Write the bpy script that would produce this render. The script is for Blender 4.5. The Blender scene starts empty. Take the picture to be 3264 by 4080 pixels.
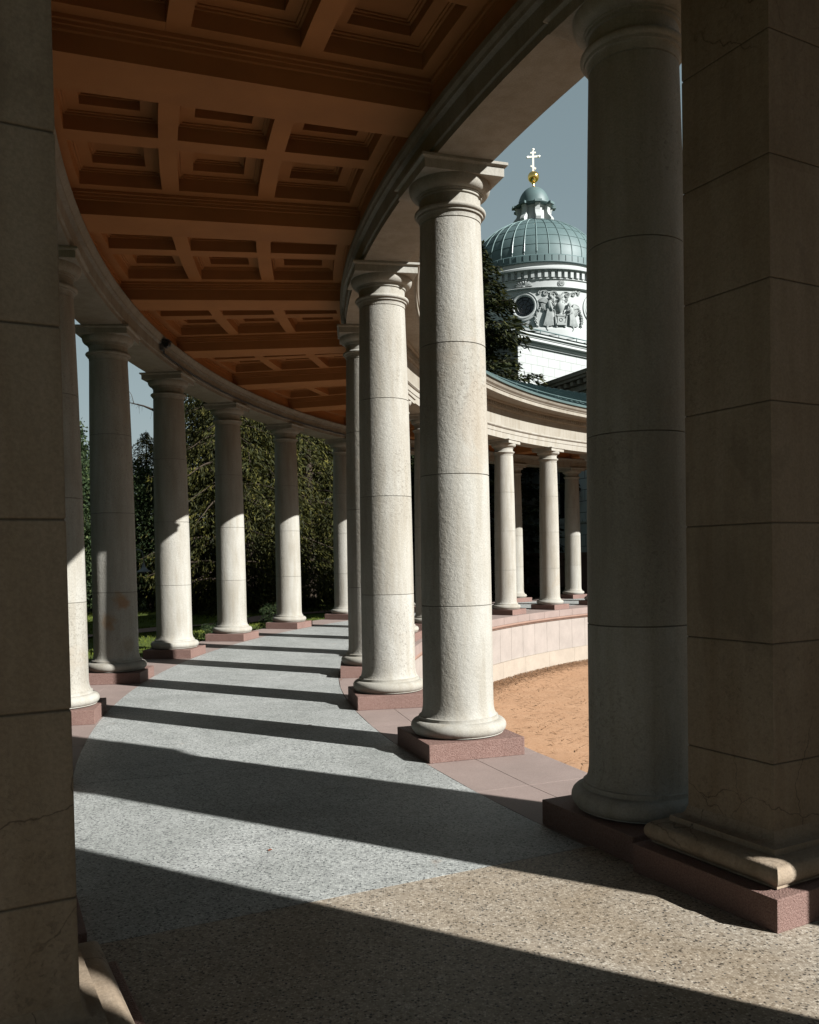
import bpy, bmesh, math, random
import numpy as np
from mathutils import Vector, Matrix
random.seed(7); rng=np.random.RandomState(7)
scene=bpy.context.scene
col=scene.collection
R_=math.radians
# ---------------------------------------------------------------- camera
EYE=1.65
cam=bpy.data.cameras.new('camera'); camo=bpy.data.objects.new('camera',cam); col.objects.link(camo)
cam.sensor_fit='HORIZONTAL'; cam.sensor_width=36; cam.lens=36*3495.30/3264; cam.shift_y=0.08387
cam.clip_start=.05; cam.clip_end=2000
camo.matrix_world=Matrix.Translation((0,0,EYE))@Matrix.Rotation(R_(90)+(-0.02677),4,'X')@Matrix.Rotation(-0.01817,4,'Z')
scene.camera=camo
# ---------------------------------------------------------------- sky, sun, exposure
SUN_EL=31.0; SX,SY=.8592,-.5112
w=bpy.data.worlds.new('World'); scene.world=w; w.use_nodes=True
nt=w.node_tree; nt.nodes.clear()
so=nt.nodes.new('ShaderNodeOutputWorld'); bg=nt.nodes.new('ShaderNodeBackground'); sk=nt.nodes.new('ShaderNodeTexSky')
sk.sky_type='NISHITA'; sk.sun_disc=False; sk.sun_elevation=R_(SUN_EL); sk.sun_rotation=math.atan2(SX,SY)
sk.air_density=1.0; sk.dust_density=2.2; sk.ozone_density=1.0; sk.altitude=100
hs=nt.nodes.new('ShaderNodeHueSaturation'); hs.inputs['Saturation'].default_value=.50; hs.inputs['Value'].default_value=.41; hs.inputs['Hue'].default_value=.485
nt.links.new(sk.outputs[0],hs.inputs['Color']); mxn=nt.nodes.new('ShaderNodeMix'); mxn.data_type='RGBA'; mxn.inputs[0].default_value=.7
tcw=nt.nodes.new('ShaderNodeTexCoord'); spw=nt.nodes.new('ShaderNodeSeparateXYZ'); nt.links.new(tcw.outputs['Generated'],spw.inputs[0])
rpw=nt.nodes.new('ShaderNodeValToRGB'); nt.links.new(spw.outputs[2],rpw.inputs[0]); ew=rpw.color_ramp.elements
while len(ew)<4: ew.new(.5)
for e_,(p_,c_) in zip(ew,[(0.,(.88,1.,1.)),(.17,(.64,.82,.86)),(.38,(.47,.63,.685)),(.8,(.34,.47,.53))]): e_.position=p_; e_.color=(*c_,1)
scw=nt.nodes.new('ShaderNodeVectorMath'); scw.operation='SCALE'; scw.inputs['Scale'].default_value=4.4; nt.links.new(rpw.outputs[0],scw.inputs[0]); nt.links.new(scw.outputs[0],mxn.inputs[7])
nt.links.new(hs.outputs[0],mxn.inputs[6]); nt.links.new(mxn.outputs[2],bg.inputs[0]); bg.inputs[1].default_value=.05
nt.links.new(bg.outputs[0],so.inputs[0])
sl=bpy.data.lights.new('sun','SUN'); sl.energy=5.0; sl.angle=R_(.5); sl.color=(1,1,.975)
sun=bpy.data.objects.new('sun',sl); col.objects.link(sun)
e=R_(SUN_EL); sd=Vector((SX*math.cos(e),SY*math.cos(e),math.sin(e)))
sun.rotation_euler=sd.to_track_quat('Z','Y').to_euler(); sun.location=(30,-20,30)
vs=scene.view_settings; vs.view_transform='Standard'; vs.look='None'; vs.exposure=1.42; vs.gamma=1; vs.use_curve_mapping=False
scene.cycles.max_bounces=7; scene.cycles.diffuse_bounces=2; scene.cycles.glossy_bounces=2; scene.cycles.use_denoising=True
scene.cycles.caustics_reflective=False; scene.cycles.caustics_refractive=False
scene.cycles.sample_clamp_indirect=6
# ---------------------------------------------------------------- colonnade plan (two concentric rows)
# radii are written in drawing units; ring_r and up_z turn them into metres
CX,CY=18.9516,13.7273; RI,RO=24.897,28.521; RIm,ROm=19.5744,23.1232; PH,DA=-0.45642,0.13098
def ring_r(R):
    if R<RI: return R-RI+RIm
    if R>RO: return R-RO+ROm
    return RIm+(R-RI)*(ROm-RIm)/(RO-RI)
def up_z(z): return z if z<1.65 else 1.65+(z-1.65)*.956
def zi(z): return z if z<1.65 else 1.65+(z-1.65)/.956
def P(R,k,z=0.):
    R=ring_r(R); z=up_z(z)
    a=PH+k*DA; return Vector((CX-R*math.cos(a),CY+R*math.sin(a),z))
def rot(k): return -(PH+k*DA)      # local +X faces the court centre, local -X outwards; +Y towards increasing k
# ---------------------------------------------------------------- materials
def new_mat(name,rough=.8,spec=.3,metal=0):
    m=bpy.data.materials.new(name); m.use_nodes=True; n=m.node_tree
    b=n.nodes['Principled BSDF']; b.inputs['Roughness'].default_value=rough; b.inputs['Specular IOR Level'].default_value=spec; b.inputs['Metallic'].default_value=metal
    return m,n,b
class NB:
    def __init__(s,n): s.n=n
    def coord(s,rand=True,scale=(1,1,1)):
        tc=s.n.nodes.new('ShaderNodeTexCoord'); v=tc.outputs['Object']
        if rand:
            oi=s.n.nodes.new('ShaderNodeObjectInfo'); mu=s.n.nodes.new('ShaderNodeMath'); mu.operation='MULTIPLY'; mu.inputs[1].default_value=83.
            s.n.links.new(oi.outputs['Random'],mu.inputs[0]); ad=s.n.nodes.new('ShaderNodeVectorMath'); ad.operation='ADD'
            s.n.links.new(v,ad.inputs[0]); s.n.links.new(mu.outputs[0],ad.inputs[1]); v=ad.outputs[0]
        if scale!=(1,1,1):
            mp=s.n.nodes.new('ShaderNodeVectorMath'); mp.operation='MULTIPLY'; mp.inputs[1].default_value=scale; s.n.links.new(v,mp.inputs[0]); v=mp.outputs[0]
        return v
    def noise(s,v,sc,det=4,rough=.55,dist=0):
        t=s.n.nodes.new('ShaderNodeTexNoise'); t.inputs['Scale'].default_value=sc; t.inputs['Detail'].default_value=det; t.inputs['Roughness'].default_value=rough; t.inputs['Distortion'].default_value=dist
        s.n.links.new(v,t.inputs['Vector']); return t.outputs['Fac']
    def vor(s,v,sc,feat='F1',out='Distance'):
        t=s.n.nodes.new('ShaderNodeTexVoronoi'); t.feature=feat; t.inputs['Scale'].default_value=sc
        s.n.links.new(v,t.inputs['Vector']); return t.outputs[out]
    def ramp(s,f,stops,interp='LINEAR'):
        r=s.n.nodes.new('ShaderNodeValToRGB'); r.color_ramp.interpolation=interp; el=r.color_ramp.elements
        while len(el)<len(stops): el.new(.5)
        for e_,(p_,c_) in zip(el,stops): e_.position=p_; e_.color=(c_,c_,c_,1) if isinstance(c_,(int,float)) else (*c_,1)
        s.n.links.new(f,r.inputs[0]); return r.outputs[0]
    def mix(s,a,b,f,mode='MIX'):
        m=s.n.nodes.new('ShaderNodeMix'); m.data_type='RGBA'; m.blend_type=mode
        for v,i in ((f,0),(a,6),(b,7)):
            if isinstance(v,(int,float)): m.inputs[i].default_value=v
            elif isinstance(v,tuple): m.inputs[i].default_value=(*v,1)
            else: s.n.links.new(v,m.inputs[i])
        return m.outputs[2]
    def math(s,op,a,b=0.):
        m=s.n.nodes.new('ShaderNodeMath'); m.operation=op
        for v,i in ((a,0),(b,1)):
            if isinstance(v,(int,float)): m.inputs[i].default_value=v
            else: s.n.links.new(v,m.inputs[i])
        return m.outputs[0]
    def bump(s,h,bsdf,dist=.005,strength=1.,prev=None):
        b=s.n.nodes.new('ShaderNodeBump'); b.inputs['Distance'].default_value=dist; b.inputs['Strength'].default_value=strength
        s.n.links.new(h,b.inputs['Height'])
        if prev: s.n.links.new(prev,b.inputs['Normal'])
        s.n.links.new(b.outputs[0],bsdf.inputs['Normal']); return b.outputs[0]
def stone(name,c1,c2,pits=.5,rustic=1.,stain=None,cracks=False,joints=()):
    m,n,b=new_mat(name,.88,.2); N=NB(n); v=N.coord()
    big=N.noise(v,1.3,5,.6); c=N.mix(c1,c2,N.ramp(big,[(.35,0.),(.7,1.)]))
    fine=N.noise(v,95,3,.6); c=N.mix(c,N.ramp(fine,[(.3,.62),(.65,1.)]),.55,'MULTIPLY')
    tcz=n.nodes.new('ShaderNodeTexCoord'); spz=n.nodes.new('ShaderNodeSeparateXYZ'); n.links.new(tcz.outputs['Object'],spz.inputs[0]); oi2=n.nodes.new('ShaderNodeObjectInfo')
    fl=N.math('FLOOR',N.math('DIVIDE',N.math('ADD',spz.outputs[2],-.153),1.0835)); wn=n.nodes.new('ShaderNodeTexWhiteNoise'); wn.noise_dimensions='1D'; n.links.new(N.math('ADD',fl,N.math('MULTIPLY',oi2.outputs['Random'],97.)),wn.inputs['W'])
    c=N.mix(c,N.ramp(wn.outputs['Value'],[(0.,(.86,.84,.81)),(1.,1.)]),.8,'MULTIPLY')
    # streaks of weathering
    vs_=N.coord(scale=(6,6,.7)); st=N.noise(vs_,1.5,4,.6); c=N.mix(c,N.ramp(st,[(.4,1.),(.72,(.70,.64,.55))]),.6,'MULTIPLY')
    # pits gathered into patches
    area=N.ramp(N.noise(v,1.1,3,.5),[(.5-.12*pits,0.),(.62,1.)]); pit=N.ramp(N.noise(v,38,4,.7,.6),[(.56,0.),(.63,1.)])
    pm=N.math('MULTIPLY',area,pit); pm=N.math('MULTIPLY',pm,pits)
    c=N.mix(c,(.16,.125,.09),N.math('MULTIPLY',pm,.75))
    if cracks:
        dn=n.nodes.new('ShaderNodeTexNoise'); dn.inputs['Scale'].default_value=3.; dn.inputs['Detail'].default_value=5; n.links.new(v,dn.inputs['Vector'])
        ad=n.nodes.new('ShaderNodeVectorMath'); ad.operation='MULTIPLY_ADD'; n.links.new(dn.outputs['Color'],ad.inputs[0]); ad.inputs[1].default_value=(.35,.35,.35); n.links.new(v,ad.inputs[2])
        ce=N.ramp(N.vor(ad.outputs[0],1.6,'DISTANCE_TO_EDGE'),[(0.,1.),(.0055,0.)]); cm=N.math('MULTIPLY',ce,N.ramp(N.noise(v,.8,2),[(.48,0.),(.56,1.)])); c=N.mix(c,(.07,.05,.035),N.math('MULTIPLY',cm,.8))
        dmp=N.ramp(N.noise(N.coord(scale=(2.2,2.2,1.)),1.2,6,.7,.5),[(.56,0.),(.66,1.)]); c=N.mix(c,(.22,.17,.12),N.math('MULTIPLY',dmp,.42))
    if stain:
        sm=N.ramp(N.noise(v,.9,4,.65,.8),[(.62,0.),(.68,1.)]); c=N.mix(c,stain,N.math('MULTIPLY',sm,.22))
    if joints:
        jm=None
        for zj in joints:
            q=N.math('LESS_THAN',N.math('ABSOLUTE',N.math('SUBTRACT',spz.outputs[2],zj)),.0028); jm=q if jm is None else N.math('MAXIMUM',jm,q)
        c=N.mix(c,(.07,.055,.04),N.math('MULTIPLY',jm,.6))
    n.links.new(c,b.inputs['Base Color'])
    h=N.math('ADD',N.math('MULTIPLY',N.noise(v,24,5,.65,.4),1.0*rustic),N.math('MULTIPLY',N.noise(v,85,3,.6),.30*rustic))
    h=N.math('SUBTRACT',h,N.math('MULTIPLY',pm,.8))
    N.bump(h,b,.012,.5)
    return m
M={}
M['stone']=stone('limestone',(.575,.555,.50),(.49,.465,.41),.45,1.,(.42,.32,.22),False,(1.238,2.328,3.404))
M['cap']=stone('limestone_smooth',(.565,.545,.49),(.49,.465,.41),.2,.35)
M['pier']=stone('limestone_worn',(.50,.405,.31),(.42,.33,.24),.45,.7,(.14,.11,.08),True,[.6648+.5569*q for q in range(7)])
M['ent']=stone('limestone_entablature',(.50,.47,.41),(.42,.385,.325),.2,.35)
def granite(name,c1,c2,c3,bump=.004):
    m,n,b=new_mat(name,.75,.3); N=NB(n); v=N.coord()
    f=N.noise(v,110,3,.7); c=N.mix(c1,c2,N.ramp(f,[(.38,0.),(.62,1.)])); g=N.vor(v,160); c=N.mix(c,c3,N.ramp(g,[(.10,.55),(.22,0.)]))
    c=N.mix(c,N.ramp(N.noise(v,2.2,4,.6),[(.3,.78),(.7,1.)]),.8,'MULTIPLY')
    n.links.new(c,b.inputs['Base Color']); N.bump(f,b,bump,.8); return m
M['plinth']=granite('red_granite_rough',(.345,.215,.18),(.235,.13,.105),(.50,.40,.35),.012)
M['slab']=granite('pink_granite_slab',(.40,.31,.275),(.33,.245,.215),(.45,.38,.345),.002)
M['wallpanel']=granite('pink_granite_panel',(.47,.41,.365),(.40,.34,.30),(.52,.47,.43),.002)
M['wallbase']=granite('pale_granite_base',(.52,.44,.36),(.46,.38,.30),(.55,.48,.4),.002)
M['coping_dark']=granite('brown_granite_moulding',(.40,.25,.19),(.30,.18,.135),(.42,.3,.25),.002)
def terrazzo(name,stops,mortar,tint):
    m,n,b=new_mat(name,.62,.35); N=NB(n); v=N.coord(False)
    dv=n.nodes.new('ShaderNodeTexNoise'); dv.inputs['Scale'].default_value=60; n.links.new(v,dv.inputs['Vector'])
    ad=n.nodes.new('ShaderNodeVectorMath'); ad.operation='MULTIPLY_ADD'; n.links.new(dv.outputs['Color'],ad.inputs[0]); ad.inputs[1].default_value=(.012,.012,.012); n.links.new(v,ad.inputs[2]); vv=ad.outputs[0]
    cc=N.vor(vv,92,'F1','Color'); s=n.nodes.new('ShaderNodeSeparateColor'); n.links.new(cc,s.inputs[0])
    c=N.ramp(s.outputs[0],stops,'CONSTANT'); ed=N.vor(vv,92,'DISTANCE_TO_EDGE')
    c=N.mix(mortar,c,N.ramp(ed,[(.05,0.),(.16,1.)]))
    c2=N.vor(vv,56,'F1','Color'); s2=n.nodes.new('ShaderNodeSeparateColor'); n.links.new(c2,s2.inputs[0]); d2=N.vor(vv,56)
    big=N.math('MULTIPLY',N.ramp(s2.outputs[0],[(.80,0.),(.81,1.)],'CONSTANT'),N.ramp(d2,[(.28,1.),(.32,0.)]))
    c=N.mix(c,(.075,.075,.078),big)
    c=N.mix(c,N.ramp(N.noise(v,.8,6,.7,.6),[(.32,tint),(.62,(1,1,1))]),1.,'MULTIPLY'); c=N.mix(c,N.ramp(N.noise(v,4.5,5,.7),[(.35,.86),(.6,1.)]),.8,'MULTIPLY')
    rust=N.ramp(N.noise(v,1.7,5,.7,.5),[(.66,0.),(.74,1.)]); c=N.mix(c,(.42,.24,.11),N.math('MULTIPLY',rust,.35))
    n.links.new(c,b.inputs['Base Color']); N.bump(ed,b,.0012,.5); return m
M['terr']=terrazzo('terrazzo_grey',[(0,(.07,.075,.08)),(.11,(.28,.285,.28)),(.3,(.44,.45,.43)),(.6,(.58,.59,.565)),(.85,(.70,.71,.67))],(.44,.45,.43),(.74,.75,.74))
M['terrwarm']=terrazzo('terrazzo_warm',[(0,(.07,.055,.04)),(.09,(.29,.235,.175)),(.3,(.42,.355,.28)),(.6,(.55,.48,.385)),(.86,(.69,.62,.52))],(.40,.345,.275),(.76,.69,.60))
def plain(name,c,rough=.6,spec=.3,metal=0,var=.12,sc=3,bump=0):
    m,n,b=new_mat(name,rough,spec,metal); N=NB(n); v=N.coord()
    cc=N.mix(c,N.ramp(N.noise(v,sc,5,.6),[(.3,1-2*var),(.7,1.)]),1.,'MULTIPLY'); n.links.new(cc,b.inputs['Base Color'])
    if bump: N.bump(N.noise(v,60,3,.6),b,bump,.6)
    return m
M['paint']=plain('ochre_ceiling_paint',(.64,.28,.10),.75,.2,0,.10,1.6,.002)
M['dark']=plain('dark_joint',(.05,.045,.04),.9)
M['sandjoint']=plain('joint_filler',(.075,.06,.05),.9)
M['roof']=plain('green_roof_metal',(.13,.20,.20),.55,.35,.0,.12,1.5)
M['rib']=plain('standing_seam_metal',(.30,.42,.41),.35,.6,.0,.1)
M['darkwall']=plain('blocker_dark',(.06,.05,.04),.9,.1)  # near-black tone keeps bounce low on the added blocker walls
M['white']=plain('white_stucco',(.60,.625,.61),.85,.2,0,.06,1.2)
M['relief']=plain('weathered_relief_plaster',(.46,.485,.47),.85,.2,0,.12,5)
M['gold']=plain('gilded_metal',(.95,.62,.18),.16,.5,1.,.03)
M['gilt']=plain('bright_gilding',(1,.95,.84),.6,.5,1.,.0)
M['glass']=plain('dark_window_glass',(.012,.016,.02),.12,.5,0,.1)
M['black']=plain('black_plastic',(.02,.02,.022),.4,.4)
M['steel']=plain('galvanised_steel',(.25,.26,.27),.45,.5,.5)
M['pipe']=plain('painted_downpipe',(.30,.36,.38),.5,.4)
M['bark']=plain('tree_bark',(.04,.03,.022),.9,.1,0,.2,6,.01)
M['leafbrown']=plain('dead_leaf',(.30,.10,.05),.8)
M['needle']=plain('dry_needle',(.33,.17,.08),.9)
def ashlar(name,c,mort,bw,bh):
    m,n,b=new_mat(name,.85,.2); N=NB(n); tc=n.nodes.new('ShaderNodeTexCoord'); sp=n.nodes.new('ShaderNodeSeparateXYZ'); n.links.new(tc.outputs['Object'],sp.inputs[0])
    cb=n.nodes.new('ShaderNodeCombineXYZ'); n.links.new(N.math('ADD',sp.outputs[0],sp.outputs[1]),cb.inputs[0]); n.links.new(sp.outputs[2],cb.inputs[1])
    br=n.nodes.new('ShaderNodeTexBrick'); n.links.new(cb.outputs[0],br.inputs['Vector'])
    br.inputs['Scale'].default_value=1; br.inputs['Brick Width'].default_value=bw; br.inputs['Row Height'].default_value=bh; br.inputs['Mortar Size'].default_value=.014
    br.inputs['Color1'].default_value=(*c,1); br.inputs['Color2'].default_value=(c[0]*.95,c[1]*.95,c[2]*.95,1); br.inputs['Mortar'].default_value=(*mort,1)
    cc=N.mix(br.outputs['Color'],N.ramp(N.noise(N.coord(),2,5,.6),[(.3,.86),(.7,1.)]),.8,'MULTIPLY'); n.links.new(cc,b.inputs['Base Color']); return m
M['ashlar']=ashlar('white_ashlar',(.55,.575,.56),(.30,.30,.29),.95,.48)
M['ashlardark']=ashlar('grey_ashlar',(.70,.80,.82),(.15,.15,.15),.95,.5)
def foliage(name,stops,trans=.25):
    m,n,b=new_mat(name,.7,.15); N=NB(n); v=N.coord(False)
    g=n.nodes.new('ShaderNodeNewGeometry'); c=N.ramp(g.outputs['Random Per Island'],stops)
    c=N.mix(c,N.ramp(N.noise(v,.9,3,.6),[(.35,.45),(.65,1.)]),.9,'MULTIPLY')
    n.links.new(c,b.inputs['Base Color'])
    tr=n.nodes.new('ShaderNodeBsdfTranslucent'); n.links.new(c,tr.inputs[0]); mx=n.nodes.new('ShaderNodeMixShader'); mx.inputs[0].default_value=trans
    out=n.nodes['Material Output']; n.links.new(b.outputs[0],mx.inputs[1]); n.links.new(tr.outputs[0],mx.inputs[2]); n.links.new(mx.outputs[0],out.inputs[0]); return m
M['larch']=foliage('larch_needles',[(0,(.035,.040,.010)),(.6,(.075,.08,.016)),(.85,(.15,.14,.028)),(1,(.26,.23,.045))])
M['spruce']=foliage('spruce_needles',[(0,(.02,.03,.012)),(.6,(.045,.058,.018)),(1,(.13,.13,.03))])
M['broad']=foliage('broad_leaves',[(0,(.03,.055,.02)),(.6,(.06,.10,.035)),(.85,(.12,.17,.06)),(1,(.22,.27,.10))])
M['grassb']=foliage('grass_blades',[(0,(.07,.10,.014)),(.6,(.13,.16,.022)),(1,(.20,.22,.035))])
def ground(name,c1,c2,c3,sc,bump):
    m,n,b=new_mat(name,.95,.1); N=NB(n); v=N.coord(False)
    c=N.mix(c1,c2,N.ramp(N.noise(v,sc,6,.7),[(.35,0.),(.65,1.)])); vz=N.coord(False,(1,2.2,1)); c=N.mix(c,c3,N.ramp(N.noise(vz,sc*9,4,.7,.8),[(.60,0.),(.70,.8)]))
    c=N.mix(c,N.ramp(N.noise(v,.35,4,.6),[(.3,.85),(.7,1.)]),1.,'MULTIPLY'); n.links.new(c,b.inputs['Base Color']); N.bump(N.noise(v,sc*6,5,.7),b,bump,.8); return m
M['sand']=ground('orange_sand',(.60,.36,.215),(.53,.305,.175),(.38,.20,.105),2.5,.012)
M['lawn']=ground('lawn_soil',(.085,.11,.02),(.055,.075,.018),(.07,.08,.02),3,.03)
M['path']=ground('pink_gravel_path',(.40,.27,.23),(.34,.23,.19),(.25,.17,.14),6,.01)
# one overall albedo level, so that limestone comes out near 0.30 and terrazzo near 0.27
for key,m_ in M.items():
    if key in ('gold','gilt','glass','black','darkwall','bark'): continue
    n_=m_.node_tree; b_=n_.nodes['Principled BSDF']; f_=.42 if key in ('larch','spruce','broad') else .80 if key in ('grassb','lawn') else .54
    lk=b_.inputs['Base Color'].links
    if lk:
        src=lk[0].from_socket; sc_=n_.nodes.new('ShaderNodeVectorMath'); sc_.operation='SCALE'; sc_.inputs['Scale'].default_value=f_; n_.links.new(src,sc_.inputs[0]); n_.links.new(sc_.outputs[0],b_.inputs['Base Color'])
        for nd in n_.nodes:
            if nd.type=='BSDF_TRANSLUCENT': n_.links.new(sc_.outputs[0],nd.inputs[0])
# ---------------------------------------------------------------- mesh builder
class MB:
    def __init__(s): s.v=[]; s.f=[]
    def add(s,v,f): o=len(s.v); s.v+= [tuple(p) for p in v]; s.f+=[tuple(i+o for i in q) for q in f]; return s
    def box(s,x0,x1,y0,y1,z0,z1,m=None):
        v=[Vector((x,y,z)) for z in (z0,z1) for y in (y0,y1) for x in (x0,x1)]
        if m is not None: v=[m@p for p in v]
        return s.add(v,[(0,2,3,1),(4,5,7,6),(0,1,5,4),(2,6,7,3),(0,4,6,2),(1,3,7,5)])
    def hexa(s,b,t):  # bottom ring and top ring of 4 points each
        return s.add(list(b)+list(t),[(3,2,1,0),(4,5,6,7),(0,1,5,4),(1,2,6,5),(2,3,7,6),(3,0,4,7)])
    def lathe(s,prof,n=48,cx=0,cy=0,a0=0,a1=2*math.pi,cap=True):
        full=abs(a1-a0-2*math.pi)<1e-6; m=n if full else n+1; v=[]
        for r,z in prof:
            for i in range(m):
                a=a0+(a1-a0)*i/n; v.append((cx+r*math.cos(a),cy+r*math.sin(a),z))
        f=[]
        for j in range(len(prof)-1):
            for i in range(n):
                a=j*m+i; b=j*m+(i+1)%m; f.append((a,b,b+m,a+m))
        if cap and full: f.append(tuple(range(m-1,-1,-1))); f.append(tuple((len(prof)-1)*m+i for i in range(m)))
        return s.add(v,f)
    def sqlathe(s,prof,n=1,cham=0.):   # square in plan, half-width given by profile
        v=[]; 
        for r,z in prof: v+=[(-r,-r,z),(r,-r,z),(r,r,z),(-r,r,z)]
        f=[(3,2,1,0)]
        for j in range(len(prof)-1):
            for i in range(4): a=j*4+i; b=j*4+(i+1)%4; f.append((a,b,b+4,a+4))
        k=(len(prof)-1)*4; f.append((k,k+1,k+2,k+3)); return s.add(v,f)
    def ring(s,prof,k0,k1,step=.1,closed=True):
        n=max(1,int(round((k1-k0)/step))); m=len(prof); v=[]
        for i in range(n+1):
            k=k0+(k1-k0)*i/n
            for R,z in prof: v.append(P(R,k,z))
        f=[]; e=m if closed else m-1
        for i in range(n):
            for j in range(e): a=i*m+j; b=i*m+(j+1)%m; f.append((a,b,b+m,a+m))
        if closed: f.append(tuple(range(m-1,-1,-1))); f.append(tuple(n*m+j for j in range(m)))
        return s.add(v,f)
    def rbox(s,R0,R1,k0,k1,z0,z1,step=.25):
        return s.ring([(R0,z0),(R1,z0),(R1,z1),(R0,z1)],k0,k1,step)
    def tube(s,pts,rads,n=8,cap=True):
        pts=[Vector(p) for p in pts]; v=[]; up=Vector((0,0,1)); 
        if isinstance(rads,(int,float)): rads=[rads]*len(pts)
        for i,p in enumerate(pts):
            d=(pts[min(i+1,len(pts)-1)]-pts[max(i-1,0)]).normalized()
            u=d.cross(up); u=d.cross(Vector((1,0,0))) if u.length<.05 else u; u.normalize(); w_=d.cross(u)
            for j in range(n):
                a=2*math.pi*j/n; v.append(p+(u*math.cos(a)+w_*math.sin(a))*rads[i])
        f=[(i*n+j,i*n+(j+1)%n,(i+1)*n+(j+1)%n,(i+1)*n+j) for i in range(len(pts)-1) for j in range(n)]
        if cap: f.append(tuple(range(n-1,-1,-1))); f.append(tuple((len(pts)-1)*n+j for j in range(n)))
        return s.add(v,f)
    def ball(s,c,r,n=12,m=8,mat=None):
        r=(r,r,r) if isinstance(r,(int,float)) else r; v=[]
        for i in range(m+1):
            t=math.pi*i/m
            for j in range(n): a=2*math.pi*j/n; v.append(Vector((r[0]*math.sin(t)*math.cos(a),r[1]*math.sin(t)*math.sin(a),-r[2]*math.cos(t))))
        if mat: v=[mat@p for p in v]
        v=[p+Vector(c) for p in v]
        return s.add(v,[(i*n+j,i*n+(j+1)%n,(i+1)*n+(j+1)%n,(i+1)*n+j) for i in range(m) for j in range(n)])
    def xf(s,fn): s.v=[tuple(fn(Vector(p))) for p in s.v]; return s
    def build(s,name,mat,parent=None,smooth=None,bevel=0,loc=None,rz=0):
        me=bpy.data.meshes.new(name); me.from_pydata([tuple(p) for p in s.v],[],s.f); me.validate(); me.update()
        bm=bmesh.new(); bm.from_mesh(me); bmesh.ops.recalc_face_normals(bm,faces=bm.faces)
        if bevel: bmesh.ops.bevel(bm,geom=[e_ for e_ in bm.edges if e_.is_manifold and e_.calc_face_angle(0)>.6],offset=bevel,segments=2,profile=.6,affect='EDGES')
        bm.to_mesh(me); bm.free()
        if smooth: me.shade_smooth(); me.set_sharp_from_angle(angle=R_(smooth))
        me.materials.append(mat if not isinstance(mat,str) else M[mat]); o=bpy.data.objects.new(name,me); col.objects.link(o)
        if parent: o.parent=parent
        if loc is not None: o.location=loc
        o.rotation_euler.z=rz
        return o
def tag(o,label=None,cat=None,group=None,kind=None):
    for k_,v_ in (('label',label),('category',cat),('group',group),('kind',kind)):
        if v_: o[k_]=v_
    return o
def empty(name,loc=(0,0,0),rz=0,**kw):
    o=bpy.data.objects.new(name,None); col.objects.link(o); o.location=loc; o.rotation_euler.z=rz; o.empty_display_size=.3; return tag(o,**kw)
def copy_tree(o,parent=None):
    c=o.copy(); col.objects.link(c)
    if parent: c.parent=parent
    for ch in [x for x in bpy.data.objects if x.parent==o]: copy_tree(ch,c)
    return c
# ---------------------------------------------------------------- setting: ground, floors
K0,K1=-2.75,12.24
tag(MB().add([(-400,-400,-1.9),(400,-400,-1.9),(400,400,-1.9),(-400,400,-1.9)],[(0,1,2,3)]).build('ground','lawn'),kind='structure')
# sandy court inside the ring
n=72; m=MB()
v=[(CX,CY,-1.66)]
for R in (6,12,18,22,24.45):
    for i in range(n): a=2*math.pi*i/n; v.append((CX+R*math.cos(a),CY+R*math.sin(a),-1.66+(.035*math.sin(7*a+R)*math.cos(R*1.3+3*a) if R<24 else .02)))
f=[(0,1+i,1+(i+1)%n) for i in range(n)]
for j in range(4):
    for i in range(n): a=1+j*n+i; b=1+j*n+(i+1)%n; f.append((a,a+n,b+n,b))
tag(m.add(v,f).build('sandy_court','sand',smooth=30),kind='structure')
# lawn outside the terrace
m=MB(); nk=90; Rs=[29.3,30,31,33,34.3,36,38,42,48,60,90,200,400]; v=[]; f=[]
def lawn_z(R,k):
    z=-.42+.05*math.sin(k*2.1+R*.4)+.04*math.sin(k*5+R)
    return z+max(0,(R-46))*.012
for R in Rs:
    for i in range(nk+1): k=-8+31*i/nk; v.append(P(R,k,lawn_z(R,k)))
for j in range(len(Rs)-1):
    for i in range(nk): a=j*(nk+1)+i; f.append((a,a+1,a+nk+2,a+nk+1))
tag(m.add(v,f).build('lawn','lawn',smooth=60),kind='structure')
m=MB(); v=[];f=[]
for i in range(nk+1):
    k=-8+31*i/nk
    for R in (34.4,34.9,35.4): v.append(P(R,k,lawn_z(R,k)+.05))
for i in range(nk):
    for j in range(2): a=i*3+j; f.append((a,a+1,a+4,a+3))
tag(m.add(v,f).build('footpath','path'),kind='structure')
# terrace body and walkway
KJ=.002
m=MB(); m.rbox(24.45,29.05,KJ,K1,-1.9,-.02,.25); tag(m.build('terrace_base','sandjoint'),kind='structure')
m=MB()
for i in range(0,13):
    a=i+.0115+ (KJ-.0115 if i==0 else 0); b=i+1+.0085
    m.rbox(25.357,28.075,a,min(b,K1),-.02,0,.11)
tag(m.build('walkway','terr'),kind='structure')
m=MB(); m.ring([(20.5,-1.9),(33,-1.9),(33,0),(20.5,0)],-6.5,KJ-.0015,.2)
tag(m.build('entrance_platform','terrwarm'),kind='structure')
# pink granite border slabs (gaps are real)
m=MB(); g=.0018
for i in range(0,13):
    for a,b in ((i-.145,i+.145),(i+.145,i+.5),(i+.5,i+.855)):
        a2=max(a+g,KJ+g) ; b2=min(b-g,K1)
        if b2<=a2: continue
        m.rbox(24.925,25.352,a2,b2,-.02,-.002); m.rbox(28.08,28.50,a2,b2,-.02,-.002); m.rbox(28.506,29.05,a2,b2,-.02,-.002)
        m.rbox(24.35,24.919,a2,b2,-.19,-.002)
tag(m.build('border_paving','slab'),kind='structure')
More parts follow.
